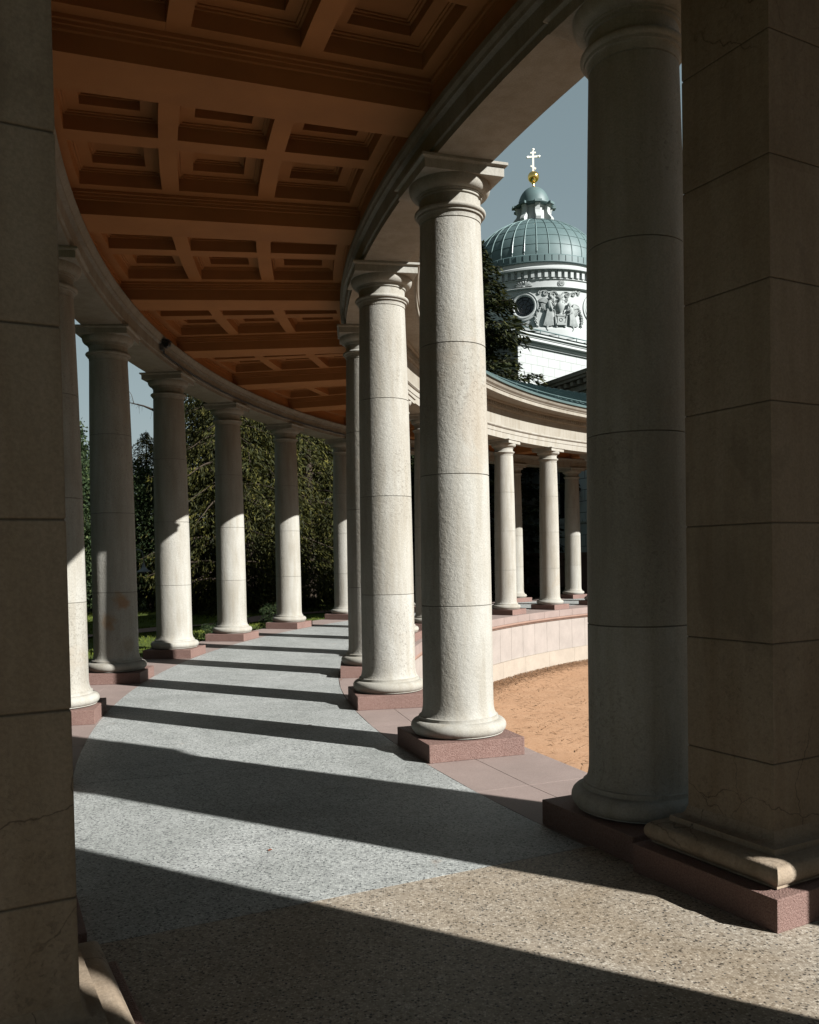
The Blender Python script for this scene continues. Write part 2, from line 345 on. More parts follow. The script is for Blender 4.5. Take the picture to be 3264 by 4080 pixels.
# ---------------------------------------------------------------- retaining wall under the inner row
rw=empty('retaining_wall',P(24.4,6),0,label='low curved granite retaining wall around the sandy court under the columns',cat='wall')
def world_child(o,parent):
    o.parent=parent; o.matrix_parent_inverse=Matrix.Translation(parent.location).inverted() if parent.rotation_euler.z==0 else parent.matrix_world.inverted(); return o
m=MB(); m.ring([(24.45,-.19),(24.37,-.19),(24.345,-.205),(24.34,-.235),(24.36,-.265),(24.39,-.275),(24.39,-.295),(24.45,-.30)],KJ,K1,.1)
world_child(m.build('moulding','coping_dark',smooth=50),rw)
m=MB()
for i in range(int((K1-KJ)/.287)+1):
    a=KJ+i*.287; b=min(a+.287,K1)
    if b-a>.02: m.rbox(24.43,24.47,a+.0016,b-.0016,-1.19,-.30,.15)
world_child(m.build('facing_panels','wallpanel'),rw)
m=MB()
for i in range(int((K1-KJ)/.574)+1):
    a=KJ+i*.574; b=min(a+.574,K1)
    if b-a>.02: m.rbox(24.355,24.46,a+.001,b-.001,-1.80,-1.19,.15)
world_child(m.build('base_course','wallbase'),rw)
# ---------------------------------------------------------------- column
def lerp(a,b,t): return a+(b-a)*t
def shaft_r(z):
    pts=[(.40,.3015),(1.24,.2998),(2.36,.292),(3.48,.2795),(4.1,.2665),(4.62,.2545)]
    for (z0,r0),(z1,r1) in zip(pts,pts[1:]):
        if z<=z1: return lerp(r0,r1,max(0,(z-z0)/(z1-z0)))
    return pts[-1][1]
def make_column():
    root=empty('stone_column')
    MB().box(-.4193,.4193,-.4193,.4193,-.002,.147).build('plinth','plinth',root,bevel=.006)
    pr=[(.36,.151),(.395,.158)]
    for i in range(9): t=-60+150*i/8; pr.append((.362+.062*math.cos(R_(t)),.214+.058*math.sin(R_(t))))
    pr+=[(.356,.273),(.352,.279),(.352,.300),(.344,.304)]
    MB().lathe([(r*.963,z) for r,z in pr],72).build('torus_base','cap',root,smooth=35)
    pr=[(.328,.304),(.318,.318),(.309,.345),(.303,.385)]
    zs=[.45+.0*i for i in range(0)]
    joints=[1.238,zi(2.328),zi(3.404)]
    z=.45
    while z<4.55: zs.append(z); z+=.12
    allz=sorted([(zz,0) for zz in zs if min(abs(zz-j) for j in joints)>.02]+[(j,1) for j in joints])
    for zz,j in allz:
        r=shaft_r(zz)
        if j: pr+=[(r,zz-.0045),(r-.006,zz-.002),(r-.006,zz+.002),(r,zz+.0045)]
        else: pr.append((r,zz))
    r=shaft_r(4.55); pr+=[(r,4.553),(r-.006,4.556),(r-.006,4.560),(r+.002,4.564),(r+.004,4.60),(.267,4.612)]
    MB().lathe([(r,up_z(z)) for r,z in pr],72).build('shaft','stone',root,smooth=35)
    pr=[(.272,4.612),(.283,4.612),(.285,4.626),(.286,4.630)]
    for i in range(7): t=-80+160*i/6; pr.append((.286+.022*math.cos(R_(t)),4.652+.022*math.sin(R_(t))))
    pr+=[(.286,4.676),(.264,4.682),(.262,4.70),(.262,4.765),(.276,4.770),(.276,4.788),(.287,4.790),(.289,4.800)]
    for i in range(8): t=90*i/7; pr.append((.289+.060*math.sin(R_(t)),4.800+.080*(1-math.cos(R_(t)))))
    pr+=[(.349,4.892),(.345,4.896)]
    MB().lathe([(r*.98,up_z(z)) for r,z in pr],72).build('capital','cap',root,smooth=35)
    MB().sqlathe([(r,up_z(z)) for r,z in [(.346,4.892),(.346,4.968),(.355,4.975),(.372,4.982),(.372,5.006)]]).build('abacus','cap',root,bevel=.003)
    return root
proto=make_column()
inner={0:'massive column in full shade beside the square pier at the right',
 1:'nearest sunlit column, right of centre, pitted below its capital',
 2:'second sunlit column, just left of the nearest sunlit one',
 3:'column in part shade peeking out left of the second sunlit column',
 4:'inner-row column hidden behind the second sunlit column, fourth along the row',
 5:'inner-row column hidden behind the second sunlit column, fifth along the row',
 6:'thin strip of a column showing between the two nearest sunlit columns',
 7:'inner-row column standing behind the nearest sunlit column',
 8:'far column on the curved wall, first to the right of the nearest sunlit column',
 9:'far column on the curved wall, middle one under the dome',
 10:'far column on the curved wall, mostly behind the massive shaded column',
 11:'far inner-row column behind the massive shaded column',12:'last inner-row column beside the wing of the church'}
outer={0:'outer-row column directly behind the left foreground pier',1:'outer-row column hidden behind the left pier, next before the half-hidden one',
 2:'bright column half hidden by the left foreground pier',
 3:'shaded column with rusty stains and one narrow strip of sun',
 4:'outer-row column with a stepped shadow edge across it, third from the left pier',
 5:'outer-row column in front of dark trees, fourth from the left pier',
 6:'outer-row column, fifth from the left pier, grass behind it',
 7:'farthest outer-row column at the end of the walkway, sixth from the left pier',
 8:'outer-row column hidden behind the second sunlit column',9:'outer-row column hidden behind the nearest sunlit column',
 10:'slender far column in the outer row, behind the first one on the curved wall',
 11:'far outer-row column against the dark wall, right of the middle one',12:'last outer-row column beside the wing of the church'}
first=True
for R,dct,grp in ((RI,inner,'columns of the inner row by the court'),(RO,outer,'columns of the outer row by the lawn')):
    for k,lab in dct.items():
        c=proto if first else copy_tree(proto); first=False
        kk=.0269 if (k==0 and R==RI) else .07 if k==0 else (k+.008 if k==1 and R==RI else k)
        c.location=P(R,kk); c.rotation_euler.z=rot(kk)+ (0 if k<2 else 0)
        tag(c,lab,'column',grp)
def rust_on(root,marks):
    loc=root.location; inv=Matrix.Rotation(-root.rotation_euler.z,4,'Z'); tc=(inv@Vector((-loc.x,-loc.y,0))).normalized(); rt=Vector((tc.y,-tc.x,0))*-1
    sh=[o for o in bpy.data.objects if o.parent==root and o.name.startswith('shaft')][0]; sh.data=sh.data.copy(); m=M['stone'].copy(); m.name='limestone_rust_stained'; sh.data.materials[0]=m
    n=m.node_tree; N=NB(n); b=n.nodes['Principled BSDF']; old=b.inputs['Base Color'].links[0].from_socket; c=old; v=N.coord(False)
    nz=n.nodes.new('ShaderNodeTexNoise'); nz.inputs['Scale'].default_value=9; nz.inputs['Detail'].default_value=6; n.links.new(v,nz.inputs['Vector'])
    ad=n.nodes.new('ShaderNodeVectorMath'); ad.operation='MULTIPLY_ADD'; n.links.new(nz.outputs['Color'],ad.inputs[0]); ad.inputs[1].default_value=(.16,.16,.16); n.links.new(v,ad.inputs[2])
    for dx,z,rad,colr,amt in marks:
        p=tc*math.sqrt(max(0,.3**2-dx*dx))+rt*dx; dd=n.nodes.new('ShaderNodeVectorMath'); dd.operation='DISTANCE'; n.links.new(ad.outputs[0],dd.inputs[0]); dd.inputs[1].default_value=(p.x+.08,p.y+.08,z+.08)
        c=N.mix(c,colr,N.math('MULTIPLY',N.ramp(N.math('DIVIDE',dd.outputs['Value'],rad),[(.45,1.),(.95,0.)]),amt))
    n.links.new(c,b.inputs['Base Color'])
for o in list(bpy.data.objects):
    if o.get('label')==outer[3]: rust_on(o,[(.10,1.10,.13,(.20,.105,.05),.75),(.05,1.17,.11,(.22,.15,.09),.5),(-.10,.86,.13,(.20,.12,.06),.6),(-.07,.78,.09,(.21,.12,.06),.5),(.15,.52,.13,(.17,.13,.09),.5)])
# ---------------------------------------------------------------- piers
def make_pier():
    root=empty('stone_pier')
    MB().box(-.483,.483,-.455,.434,-.002,.147).build('plinth','plinth',root,bevel=.006)
    pr=[(.345,.147),(.385,.153)]
    for i in range(9): t=-60+150*i/8; pr.append((.350+.062*math.cos(R_(t)),.212+.058*math.sin(R_(t))))
    pr+=[(.325,.271),(.320,.298),(.292,.303),(.272,.322),(.262,.355)]
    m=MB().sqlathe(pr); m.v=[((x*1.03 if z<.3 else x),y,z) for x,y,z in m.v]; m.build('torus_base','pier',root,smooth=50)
    pr=[(.261,.350)]
    for q in range(7): j=zi(.6648+.5569*q); pr+=[(.26,j-.0045),(.255,j-.0018),(.255,j+.0018),(.26,j+.0045)]
    pr+=[(.26,4.62)]
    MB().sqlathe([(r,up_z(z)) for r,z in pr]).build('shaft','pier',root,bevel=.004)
    pr=[(.26,4.62),(.28,4.63),(.285,4.655),(.28,4.68),(.262,4.69),(.262,4.77),(.275,4.775),(.275,4.79),(.31,4.84),(.33,4.892)]
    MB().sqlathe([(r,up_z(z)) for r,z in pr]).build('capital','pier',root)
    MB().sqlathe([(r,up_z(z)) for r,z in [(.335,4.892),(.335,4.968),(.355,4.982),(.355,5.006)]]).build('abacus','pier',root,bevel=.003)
    return root
pier=make_pier()
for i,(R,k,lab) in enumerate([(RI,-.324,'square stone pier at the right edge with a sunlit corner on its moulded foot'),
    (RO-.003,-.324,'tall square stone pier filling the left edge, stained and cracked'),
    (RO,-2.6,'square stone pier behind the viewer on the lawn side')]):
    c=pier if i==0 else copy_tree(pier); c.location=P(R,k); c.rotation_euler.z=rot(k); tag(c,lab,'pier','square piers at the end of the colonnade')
# side porch standing on the court side, right of the frame; its supports shade the first column
def npos(nv,sv): return Vector((.5112*nv+.8592*sv,.8592*nv-.5112*sv,0))
SR=math.atan2(-.5112,.8592)
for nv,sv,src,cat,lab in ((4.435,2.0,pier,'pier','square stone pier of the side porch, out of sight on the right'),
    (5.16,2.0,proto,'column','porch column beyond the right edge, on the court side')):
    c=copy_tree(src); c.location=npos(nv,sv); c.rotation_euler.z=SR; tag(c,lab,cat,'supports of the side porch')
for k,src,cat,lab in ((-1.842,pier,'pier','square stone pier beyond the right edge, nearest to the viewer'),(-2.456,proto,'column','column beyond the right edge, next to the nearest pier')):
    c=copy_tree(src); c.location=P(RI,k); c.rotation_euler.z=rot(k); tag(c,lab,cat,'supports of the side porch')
pe=empty('porch_entablature',npos(4.8,2.0),SR,label='stone beam block over the side porch beyond the right edge',cat='entablature')
MB().box(-.45,.45,-.63,.72,up_z(5.007),6.9).build('beam_block','ent',pe)
pb=empty('granite_block',npos(4.8,2.0),SR,label='granite block under the side porch supports',cat='base')
MB().box(-.8,.8,-1.,1.2,-1.9,-.003).build('base_block','slab',pb)
# ---------------------------------------------------------------- added walls behind the viewer that block sky and trim the sun
ep=empty('sky_blocker',(0,-4,0),0,label='added unseen walls and lid blocking sky light behind the viewer',cat='building')
m=MB(); m.box(-.2,.2,-.85,-.20,0,6.9); o=m.build('side_blocker','darkwall'); o.rotation_euler.z=SR; q=npos(2.03,4.7); o.location=(q.x,q.y,0); o.parent=ep; o.matrix_parent_inverse=Matrix.Translation(ep.location).inverted()
o=MB().box(-.2,.2,-.09,.60,0,6.9).build('return_blocker','darkwall'); o.rotation_euler.z=SR; o.location=(q.x,q.y,0); o.parent=ep; o.matrix_parent_inverse=Matrix.Translation(ep.location).inverted()
m=MB(); m.rbox(30.4,30.8,-4.3,-1.9,-.3,9.2,.2); world_child(m.build('lawn_side_blocker','darkwall'),ep)
m=MB(); m.rbox(24.6,30.8,-4.3,-4.2,0,3.5,.2); world_child(m.build('end_blocker','darkwall'),ep)
m=MB(); m.rbox(24.2,30.9,-4.3,-2.76,9.2,9.4,.2); m.rbox(29.5,30.9,-2.76,-1.9,9.2,9.4,.2); m.rbox(23.8,29.5,-2.80,-2.76,7.0,9.2,.1); world_child(m.build('roof','darkwall'),ep)  # unseen lid added over the blocker walls to shut out sky
# ---------------------------------------------------------------- superstructure: entablatures, ceiling, beams, roof
cr=empty('colonnade_roof',P(26.7,5,5),0,label='curved coffered ceiling, entablatures and green roof carried by the columns',cat='roof')
z0=5.0065
def entab(Rm,s):   # s=+1: the court side of the inner row has the full cornice at smaller R
    # architrave: walk side of inner row is larger R. a = towards walk, b = towards outside
    def A(d,z):                  # d>0 = away from the walkway
        if s<0: d=max(d*.85,-.335) if d<0 else (d-.06 if d<.5 else d)
        else: d=d if d<0 else (d-.04 if d<.5 else d)
        return (Rm+s*d,z)
    arch=[A(-.30,z0),A(.30,z0),A(.30,5.17),A(.315,5.175),A(.315,5.275),A(.335,5.285),A(.36,5.31),A(.36,5.335),A(.33,5.36),
          A(-.10,5.36),A(-.36,5.34),A(-.42,5.335),A(-.42,5.315),A(-.40,5.285),A(-.375,5.255),A(-.37,5.225),A(-.325,5.215),A(-.322,5.075),A(-.30,5.068)]
    m=MB(); m.ring(arch,K0,K1,.1); a=m.build('architrave','ent'); world_child(a,cr)
    m=MB(); m.ring([A(.32,5.36),A(.32,5.80),A(-.1,5.80),A(-.1,5.36)],K0,K1,.1); world_child(m.build('frieze','ent'),cr)
    cor=[A(.30,5.80),A(.36,5.80),A(.375,5.83),A(.375,5.94),A(.43,5.945),A(.46,5.965),A(.47,6.0),A(.78,6.0),A(.80,5.985),A(.815,5.985),A(.815,6.075),A(.835,6.085),A(.85,6.11),A(.90,6.15),A(.93,6.20),A(.93,6.225),A(-.1,6.30),A(-.1,5.80)]
    m=MB(); m.ring(cor,K0,K1,.1); c=m.build('cornice','ent'); world_child(c,cr)
    m=MB(); ka=-1. if s<0 else 0
    if s<0:
        k=-.5
        while k<12.1:
            m.ring([A(.375,5.85),A(.425,5.85),A(.425,5.94),A(.375,5.94)],k,k+.026,.03); k+=.0455
        d=m.build('dentil_band','ent'); world_child(d,cr)
    m=MB(); m.ring([A(.90,6.227),A(.985,6.235),A(1.0,6.29),A(.985,6.30),A(.93,6.27),A(.70,6.36),A(.70,6.30)],K0,K1,.1); world_child(m.build('gutter','roof'),cr)
entab(RI,-1); entab(RO,1)
# roof skin with seams
rf=MB(); rf.ring([(23.98,6.33),(24.2,6.36),(26.71,7.52),(29.22,6.36),(29.44,6.33),(29.2,6.28),(26.71,7.42),(24.2,6.28)],K0,K1,.1)
k=K0+.05
while k<K1:
    for Ra,Rb,za,zb in ((24.05,26.70,6.345,7.52),(26.72,29.37,7.52,6.345)):
        w_=.0012; b=[P(Ra,k-w_,za-.02),P(Ra,k+w_,za-.02),P(Rb,k+w_,zb-.02),P(Rb,k-w_,zb-.02)]; t=[p+Vector((0,0,.06)) for p in b]; rf.hexa(b,t)
    k+=.125
ro=rf.build('roof_covering','roof'); world_child(ro,cr)
sr=MB()
for R in (24.28,):
    for zz in (6.47,6.53): sr.tube([P(R,K0+.1*i,zz) for i in range(int((K1-K0)/.1))],.012,5)
    k=K0+.1
    while k<K1: sr.tube([P(R,k,6.36),P(R,k,6.56)],.014,5); k+=.5
world_child(sr.build('snow_guard','roof'),cr)
# ceiling bays
ZB,ZC=5.353,5.585        # underside of beams, coffer field
BH=(-.12,.055)
def ceiling_bay(k):
    m=MB(); ka,kb=k+BH[1],k+1+BH[0]; Ra,Rb=25.16,28.26
    # coffer lattice
    rad=[(25.322,26.128),(26.300,27.106),(27.278,28.084)]
    w_=(kb-ka); ks_=[(ka+.065*w_/.825,ka+.375*w_/.825),(ka+.445*w_/.825,ka+.76*w_/.825)]
    t=.20
    def slab(R0,R1,q0,q1,zz0,zz1): m.rbox(R0,R1,q0,q1,zz0,zz1,.2)
    Rl=[Ra]+[x for r in rad for x in r]+[Rb]; Kl=[ka]+[x for r in ks_ for x in r]+[kb]
    # frames: radial ribs full length, then pieces between
    for i in range(0,len(Rl),2): slab(Rl[i],Rl[i+1],ka,kb,ZC,ZC+t)
    for (r0,r1) in rad:
        for i in range(0,len(Kl),2): slab(r0,r1,Kl[i],Kl[i+1],ZC,ZC+t)
    dk=lambda d:d/(21.35*DA)
    for (r0,r1) in rad:
        for (q0,q1) in ks_:
            for ins,za,zb in ((.035,ZC+.085,ZC+.11),(.055,ZC+.11,ZC+.125),(.16,ZC+.125,ZC+.19),(.185,ZC+.19,ZC+.205),(.205,ZC+.205,ZC+.30)):
                prev=.0
                # stepped frame: four strips
                i2=ins+.012 if ins in (.035,.055,.185) else ins+.02
            steps=[(0,.13,.022),(.022,.145,.022),(.044,.158,.105),(.149,.235,.02),(.169,.25,.02)]
            for off,dz,wd in steps:
                R0,R1,Q0,Q1=r0+off,r1-off,q0+dk(off),q1-dk(off); zz=ZC+dz-.0
                zt=ZC+t+.12
                slab(R0,R0+wd,Q0,Q1,zz,zt); slab(R1-wd,R1,Q0,Q1,zz,zt); slab(R0+wd,R1-wd,Q0,Q0+dk(wd),zz,zt); slab(R0+wd,R1-wd,Q1-dk(wd),Q1,zz,zt)
            slab(r0+.189,r1-.189,q0+dk(.189),q1-dk(.189),ZC+.262,zt)
    # cove mouldings against the beams and the walls
    for (q,s) in ((ka,1),(kb,-1)):
        for wd,zz in ((.075,ZC-.03),(.05,ZC-.055),(.03,ZC-.085)):
            a_,b_=sorted((q,q+s*dk(wd))); slab(Ra,Rb,a_,b_,zz,ZC+.01-.003*wd)
    for (R,s) in ((Ra,1),(Rb,-1)):
        for wd,zz in ((.055,ZC-.03),(.035,ZC-.06)):
            a_,b_=sorted((R,R+s*wd)); slab(a_,b_,ka+dk(.08),kb-dk(.08),zz,ZC+.011-.003*wd)
    return m
for k in range(-2,12):
    o=ceiling_bay(k).build('coffered_panel','paint'); world_child(o,cr)
for k in range(-2,13):
    m=MB(); m.ring([(25.19,ZB),(28.23,ZB),(28.23,ZC+.2),(25.19,ZC+.2)],k+BH[0],k+BH[1],.09)
    o=m.build('ceiling_beam','paint'); world_child(o,cr)
m=MB(); m.rbox(25.1,28.3,K0,K1,ZC+.34,ZC+.40,.2); m.rbox(25.12,25.19,K0,K1,5.36,ZC+.36,.2); m.rbox(28.23,28.30,K0,K1,5.36,ZC+.36,.2)
m.rbox(25.16,28.26,-2.75,-2+BH[0],ZC,ZC+.1)
world_child(m.build('ceiling_boards','paint'),cr)
# ---------------------------------------------------------------- church with dome
CS=.955
def zz(y,d):
    v=-(y-2313.8+8.97)/3495.3; sp,cp=math.sin(-.0268),math.cos(-.0268); t=(v*cp+sp)/math.hypot(.141,cp-v*sp)
    return EYE/CS+d*t
CH=Vector((7.826,52.925,0)); D0=56.0
ch=empty('domed_church',CH,R_(0),label='white domed church with green metal dome, lantern and angel relief behind the colonnade',cat='church')
ch.scale=(CS,CS,CS)
Rd=4.12
zs=zz(1016,D0-Rd)            # springing
def LB(): return MB()
Hh=(zz(876,D0-1.38)-zs)/.942; pr=[]; 
for i in range(19): t=78*i/18; pr.append((Rd*math.cos(R_(t)),zs+Hh*math.sin(R_(t))))
dm=LB().lathe(pr,80); dome=dm.build('dome','roof',ch,smooth=40)
m=LB(); NR=36
for i in range(NR):
    a=2*math.pi*(i+.35)/NR
    m.tube([((r+.015)*math.cos(a),(r+.015)*math.sin(a),z+.005) for r,z in pr],.024,4)
m.build('dome_seams','rib',dome)
m=LB()
for t in (12,23,34,45,56,67):
    r,z=Rd*math.cos(R_(t))+.005,zs+Hh*math.sin(R_(t)); m.lathe([(r,z-.012),(r+.018,z),(r-.004,z+.014)],80,cap=False)
m.build('dome_bands','roof',dome)
zb=zz(1042,D0-4.25)
mb_=LB().lathe([(Rd-.1,zs+.03),(4.19,zs+.02),(4.23,zs-.03),(4.23,zb+.04),(4.31,zb+.02),(4.31,zb-.02),(4.12,zb-.04)],96,cap=False)
# seams on band
m=mb_
for i in range(64): a=2*math.pi*i/64; c,s_=math.cos(a),math.sin(a); m.box(-.015,.015,4.23,4.26,zb+.05,zs-.03,Matrix.Rotation(a,4,'Z'))
m.build('metal_band','roof',ch,smooth=30)
Dz=lambda yz,r: zz(560+yz/2.567,D0-r)
zA=Dz(1243,4.1); zB_=Dz(1318,4.6); zCn=Dz(1350,4.3); zDn=Dz(1400,4.6); zF0=Dz(1418,4.6); zF1=Dz(1488,4.6); zR0=Dz(1505,4.6); zR1=Dz(1895,4.6); zL=Dz(1930,4.65); zE=Dz(2060,4.7)
m=LB().lathe([(4.0,zb),(4.14,zb-.03),(4.14,zA-.25),(4.22,zA-.3),(4.55,zB_+.14),(4.65,zB_+.10),(4.65,zB_),(4.44,zB_-.02),(4.44,zCn+.05),(4.32,zCn)],96,cap=False)
for i in range(72): a=2*math.pi*i/72; m.box(-.095,.095,4.27,4.50,zDn+.03,zCn+.12,Matrix.Rotation(a,4,'Z'))
m.build('attic_cornice','white',ch,smooth=30)
LB().lathe([(4.34,zCn+.1),(4.34,zDn+.0),(4.42,zDn-.01),(4.42,zF0+.05),(4.34,zF0+.03),(4.34,zF1),(4.46,zF1-.02),(4.50,zF1-.05),(4.50,zR0+.05),(4.32,zR0)],96,cap=False).build('drum_frieze','white',ch,smooth=30)
Rdr=4.30
# drum wall with round window openings: angles measured from the direction facing the viewer
AV=math.atan2(-CH.y,-CH.x)
winang=[AV+R_(-8.9+60*i) for i in range(-1,5)]
zw=Dz(1675,4.58); rw_in,rw_out=.60,.86
nA=240; nz=30; v=[];f=[]
zlo,zhi=zE,zR0
for j in range(nz+1):
    for i in range(nA): a=2*math.pi*i/nA; v.append((Rdr*math.cos(a),Rdr*math.sin(a),lerp(zlo,zhi,j/nz)))
for j in range(nz):
    for i in range(nA):
        a=2*math.pi*(i+.5)/nA; z=lerp(zlo,zhi,(j+.5)/nz)
        if any(math.hypot(((a-wa+math.pi)%(2*math.pi)-math.pi)*Rdr,z-zw)<(rw_in+rw_out)/2 for wa in winang): continue
        b=j*nA+i; b2=j*nA+(i+1)%nA; f.append((b,b2,b2+nA,b+nA))
LB().add(v,f).build('drum_wall','white',ch,smooth=40)
LB().lathe([(Rdr+.02,zR1+.0),(Rdr+.10,zL+.10),(Rdr+.12,zL),(Rdr+.12,zE),(Rdr,zE)],96,cap=False).build('drum_base','white',ch,smooth=30)
def on_drum(a0,off=0.):
    # map local (x across, y up, z out) to the drum surface around angle a0; x positive = right as seen from outside
    def fn(p):
        a=a0+p.x/Rdr; r=Rdr+off+p.z; return Vector((r*math.cos(a),r*math.sin(a),p.y))
    return fn
for wa in winang:
    m=MB(); n=40
    prf=[(rw_in,-.25),(rw_in,.03),(rw_in+.04,.06),(rw_in+.10,.06),(rw_in+.13,.03),(rw_in+.19,.03),(rw_out-.05,.07),(rw_out-.01,.06),(rw_out,0.)]
    v=[(r*math.cos(2*math.pi*i/n),r*math.sin(2*math.pi*i/n)+zw,z) for r,z in prf for i in range(n)]
    f=[(j*n+i,j*n+(i+1)%n,(j+1)*n+(i+1)%n,(j+1)*n+i) for j in range(len(prf)-1) for i in range(n)]
    m.add(v,f); m.xf(on_drum(wa)); fr=m.build('round_window','white',ch,smooth=40)
    m=MB(); m.add([(0,zw,-.18)]+[(rw_in*math.cos(2*math.pi*i/n),rw_in*math.sin(2*math.pi*i/n)+zw,-.18) for i in range(n)],[(0,1+i,1+(i+1)%n) for i in range(n)]); m.xf(on_drum(wa)); m.build('pane','glass',fr)
    m=MB()
    for i in range(8): a=math.pi*i/4+.2; m.tube([(.16*math.cos(a),zw+.16*math.sin(a),-.15),(rw_in*math.cos(a),zw+rw_in*math.sin(a),-.15)],.016,4)
    m.tube([(.17*math.cos(2*math.pi*i/16),zw+.17*math.sin(2*math.pi*i/16),-.15) for i in range(17)],.018,4); m.tube([(.40*math.cos(2*math.pi*i/24),zw+.40*math.sin(2*math.pi*i/24),-.15) for i in range(25)],.016,4)
    m.xf(on_drum(wa)); m.build('glazing_bars','black',fr)
# rosettes and shells on the frieze
zf=(zF0+zF1)/2
def rosette(a0,shell):
    m=MB()
    if shell:
        for i in range(9):
            t=math.pi*(i+.5)/9; m.tube([(0,zf-.14,.03),(.30*math.cos(t)*1.3,zf-.14+.26*math.sin(t),.08),(.42*math.cos(t)*1.25,zf-.14+.34*math.sin(t),.02)],[.02,.055,.045],6)
        m.ball((0,zf-.13,.04),(.12,.06,.08),10,6)
    else:
        for i in range(8): t=2*math.pi*i/8; m.ball((.10*math.cos(t),zf+.10*math.sin(t),.03),(.06,.06,.05),8,6)
        m.ball((0,zf,.05),(.05,.05,.05),8,6)
        m.tube([(.19*math.cos(2*math.pi*i/20),zf+.19*math.sin(2*math.pi*i/20),.02) for i in range(21)],.022,5)
    m.xf(on_drum(a0,.04)); m.build('frieze_ornament','relief',ch,smooth=50)
# note: seen from outside, moving to the viewer's right means decreasing angle sign is handled here
SG=1
for wa in winang: rosette(wa,True); rosette(wa+R_(29.),False)
# relief group between the windows: urn on a pedestal, two winged mourners, scrolls, garlands
def spiral(m,cx,cy,r,t0,t1,sg=1,rad=.035,z=.04):
    pts=[]; 
    for i in range(15):
        t=i/14; a=t0+(t1-t0)*t; q=r*(1-.8*t); pts.append((cx+sg*q*math.cos(a),cy+q*math.sin(a),z))
    m.tube(pts,[rad*(1-.4*i/14) for i in range(15)],6)
def angel(sg,kneel):
    m=MB(); b=zR1+.02; hgt=zR0-zR1; H=hgt*(.82 if not kneel else .62)
    # robe as a flared body with folds
    x0=sg*.62
    for i in range(7):
        t=(i-3)/3; m.tube([(x0+t*.08+sg*.02,b+H*.58,.10),(x0+t*.15+sg*(.10 if kneel else .05),b+H*.30,.13),(x0+t*.25+sg*(.20 if kneel else .10),b-.03+.06*abs(t),.08)],[.06,.075,.06],6)
    m.ball((x0,b+H*.66,.11),(.17,H*.17,.12),12,8)                    # torso
    m.tube([(x0,b+H*.76,.11),(x0-sg*.05,b+H*.84,.13)],[.06,.05],8)     # neck
    hd=(x0-sg*(.13 if kneel else .08),b+H*.90,.15); m.ball(hd,(.095,.12,.10),12,8); m.ball((hd[0]+sg*.05,hd[1]+.04,hd[2]),(.09,.10,.09),10,6)
    m.tube([(x0-sg*.08,b+H*.74,.17),(x0-sg*.26,b+H*.62,.20),(x0-sg*.19,b+H*.84,.20)],[.05,.042,.03],7)   # arm to the face
    m.tube([(x0+sg*.02,b+H*.72,.17),(x0-sg*.10,b+H*.50,.22),(x0-sg*.27,b+H*.47,.18)],[.05,.042,.032],7)  # other arm resting
    m.tube([(x0-sg*.26,b+H*.47,.14),(x0-sg*.36,b+.02,.10)],[.03,.075],7)   # lowered torch
    m.ball((x0-sg*.37,b-.04,.10),(.07,.07,.06),8,6)
    m.tube([(x0+sg*.15,b,.08),(x0+sg*.18,b-.20,.10),(x0+sg*.10,b-.26,.13)],[.07,.045,.03],7)               # bare foot
    bo=m; bo.xf(on_drum(ac)); bo.build('angel_figure','relief',ch,smooth=50)
    m=MB()                                                              # wing of long feathers
    for i in range(9):
        t=i/8; a=R_(lerp(118,70,t)) if not kneel else R_(lerp(80,40,t)); L=lerp(.62,.40,t)
        a0_=(x0+sg*.12,b+H*.72); dx,dy=sg*abs(math.cos(a))*L*1.0+sg*.10*(1-t),math.sin(a)*L*(.95 if not kneel else .8)
        dx=sg*(L*math.cos(R_(lerp(20,75,t)))); dy=L*math.sin(R_(lerp(20,75,t)))-.05
        m.tube([(a0_[0],a0_[1],.06),(a0_[0]+dx*.5,a0_[1]+dy*.65,.10),(a0_[0]+dx,a0_[1]+dy,.05)],[.05,.05,.02],6)
    for i in range(6):
        t=i/5; L=.55; a=R_(lerp(-75,10,t)); m.tube([(x0+sg*.16,b+H*.68,.05),(x0+sg*(.16+L*.5*math.cos(a)),b+H*.68+L*.5*math.sin(a),.08),(x0+sg*(.16+L*.75*math.cos(a)),b+H*.68+L*.75*math.sin(a),.04)],[.04,.05,.02],6)
    m.xf(on_drum(ac)); m.build('angel_wing','relief',ch,smooth=50)
ac=AV+R_(19.2)
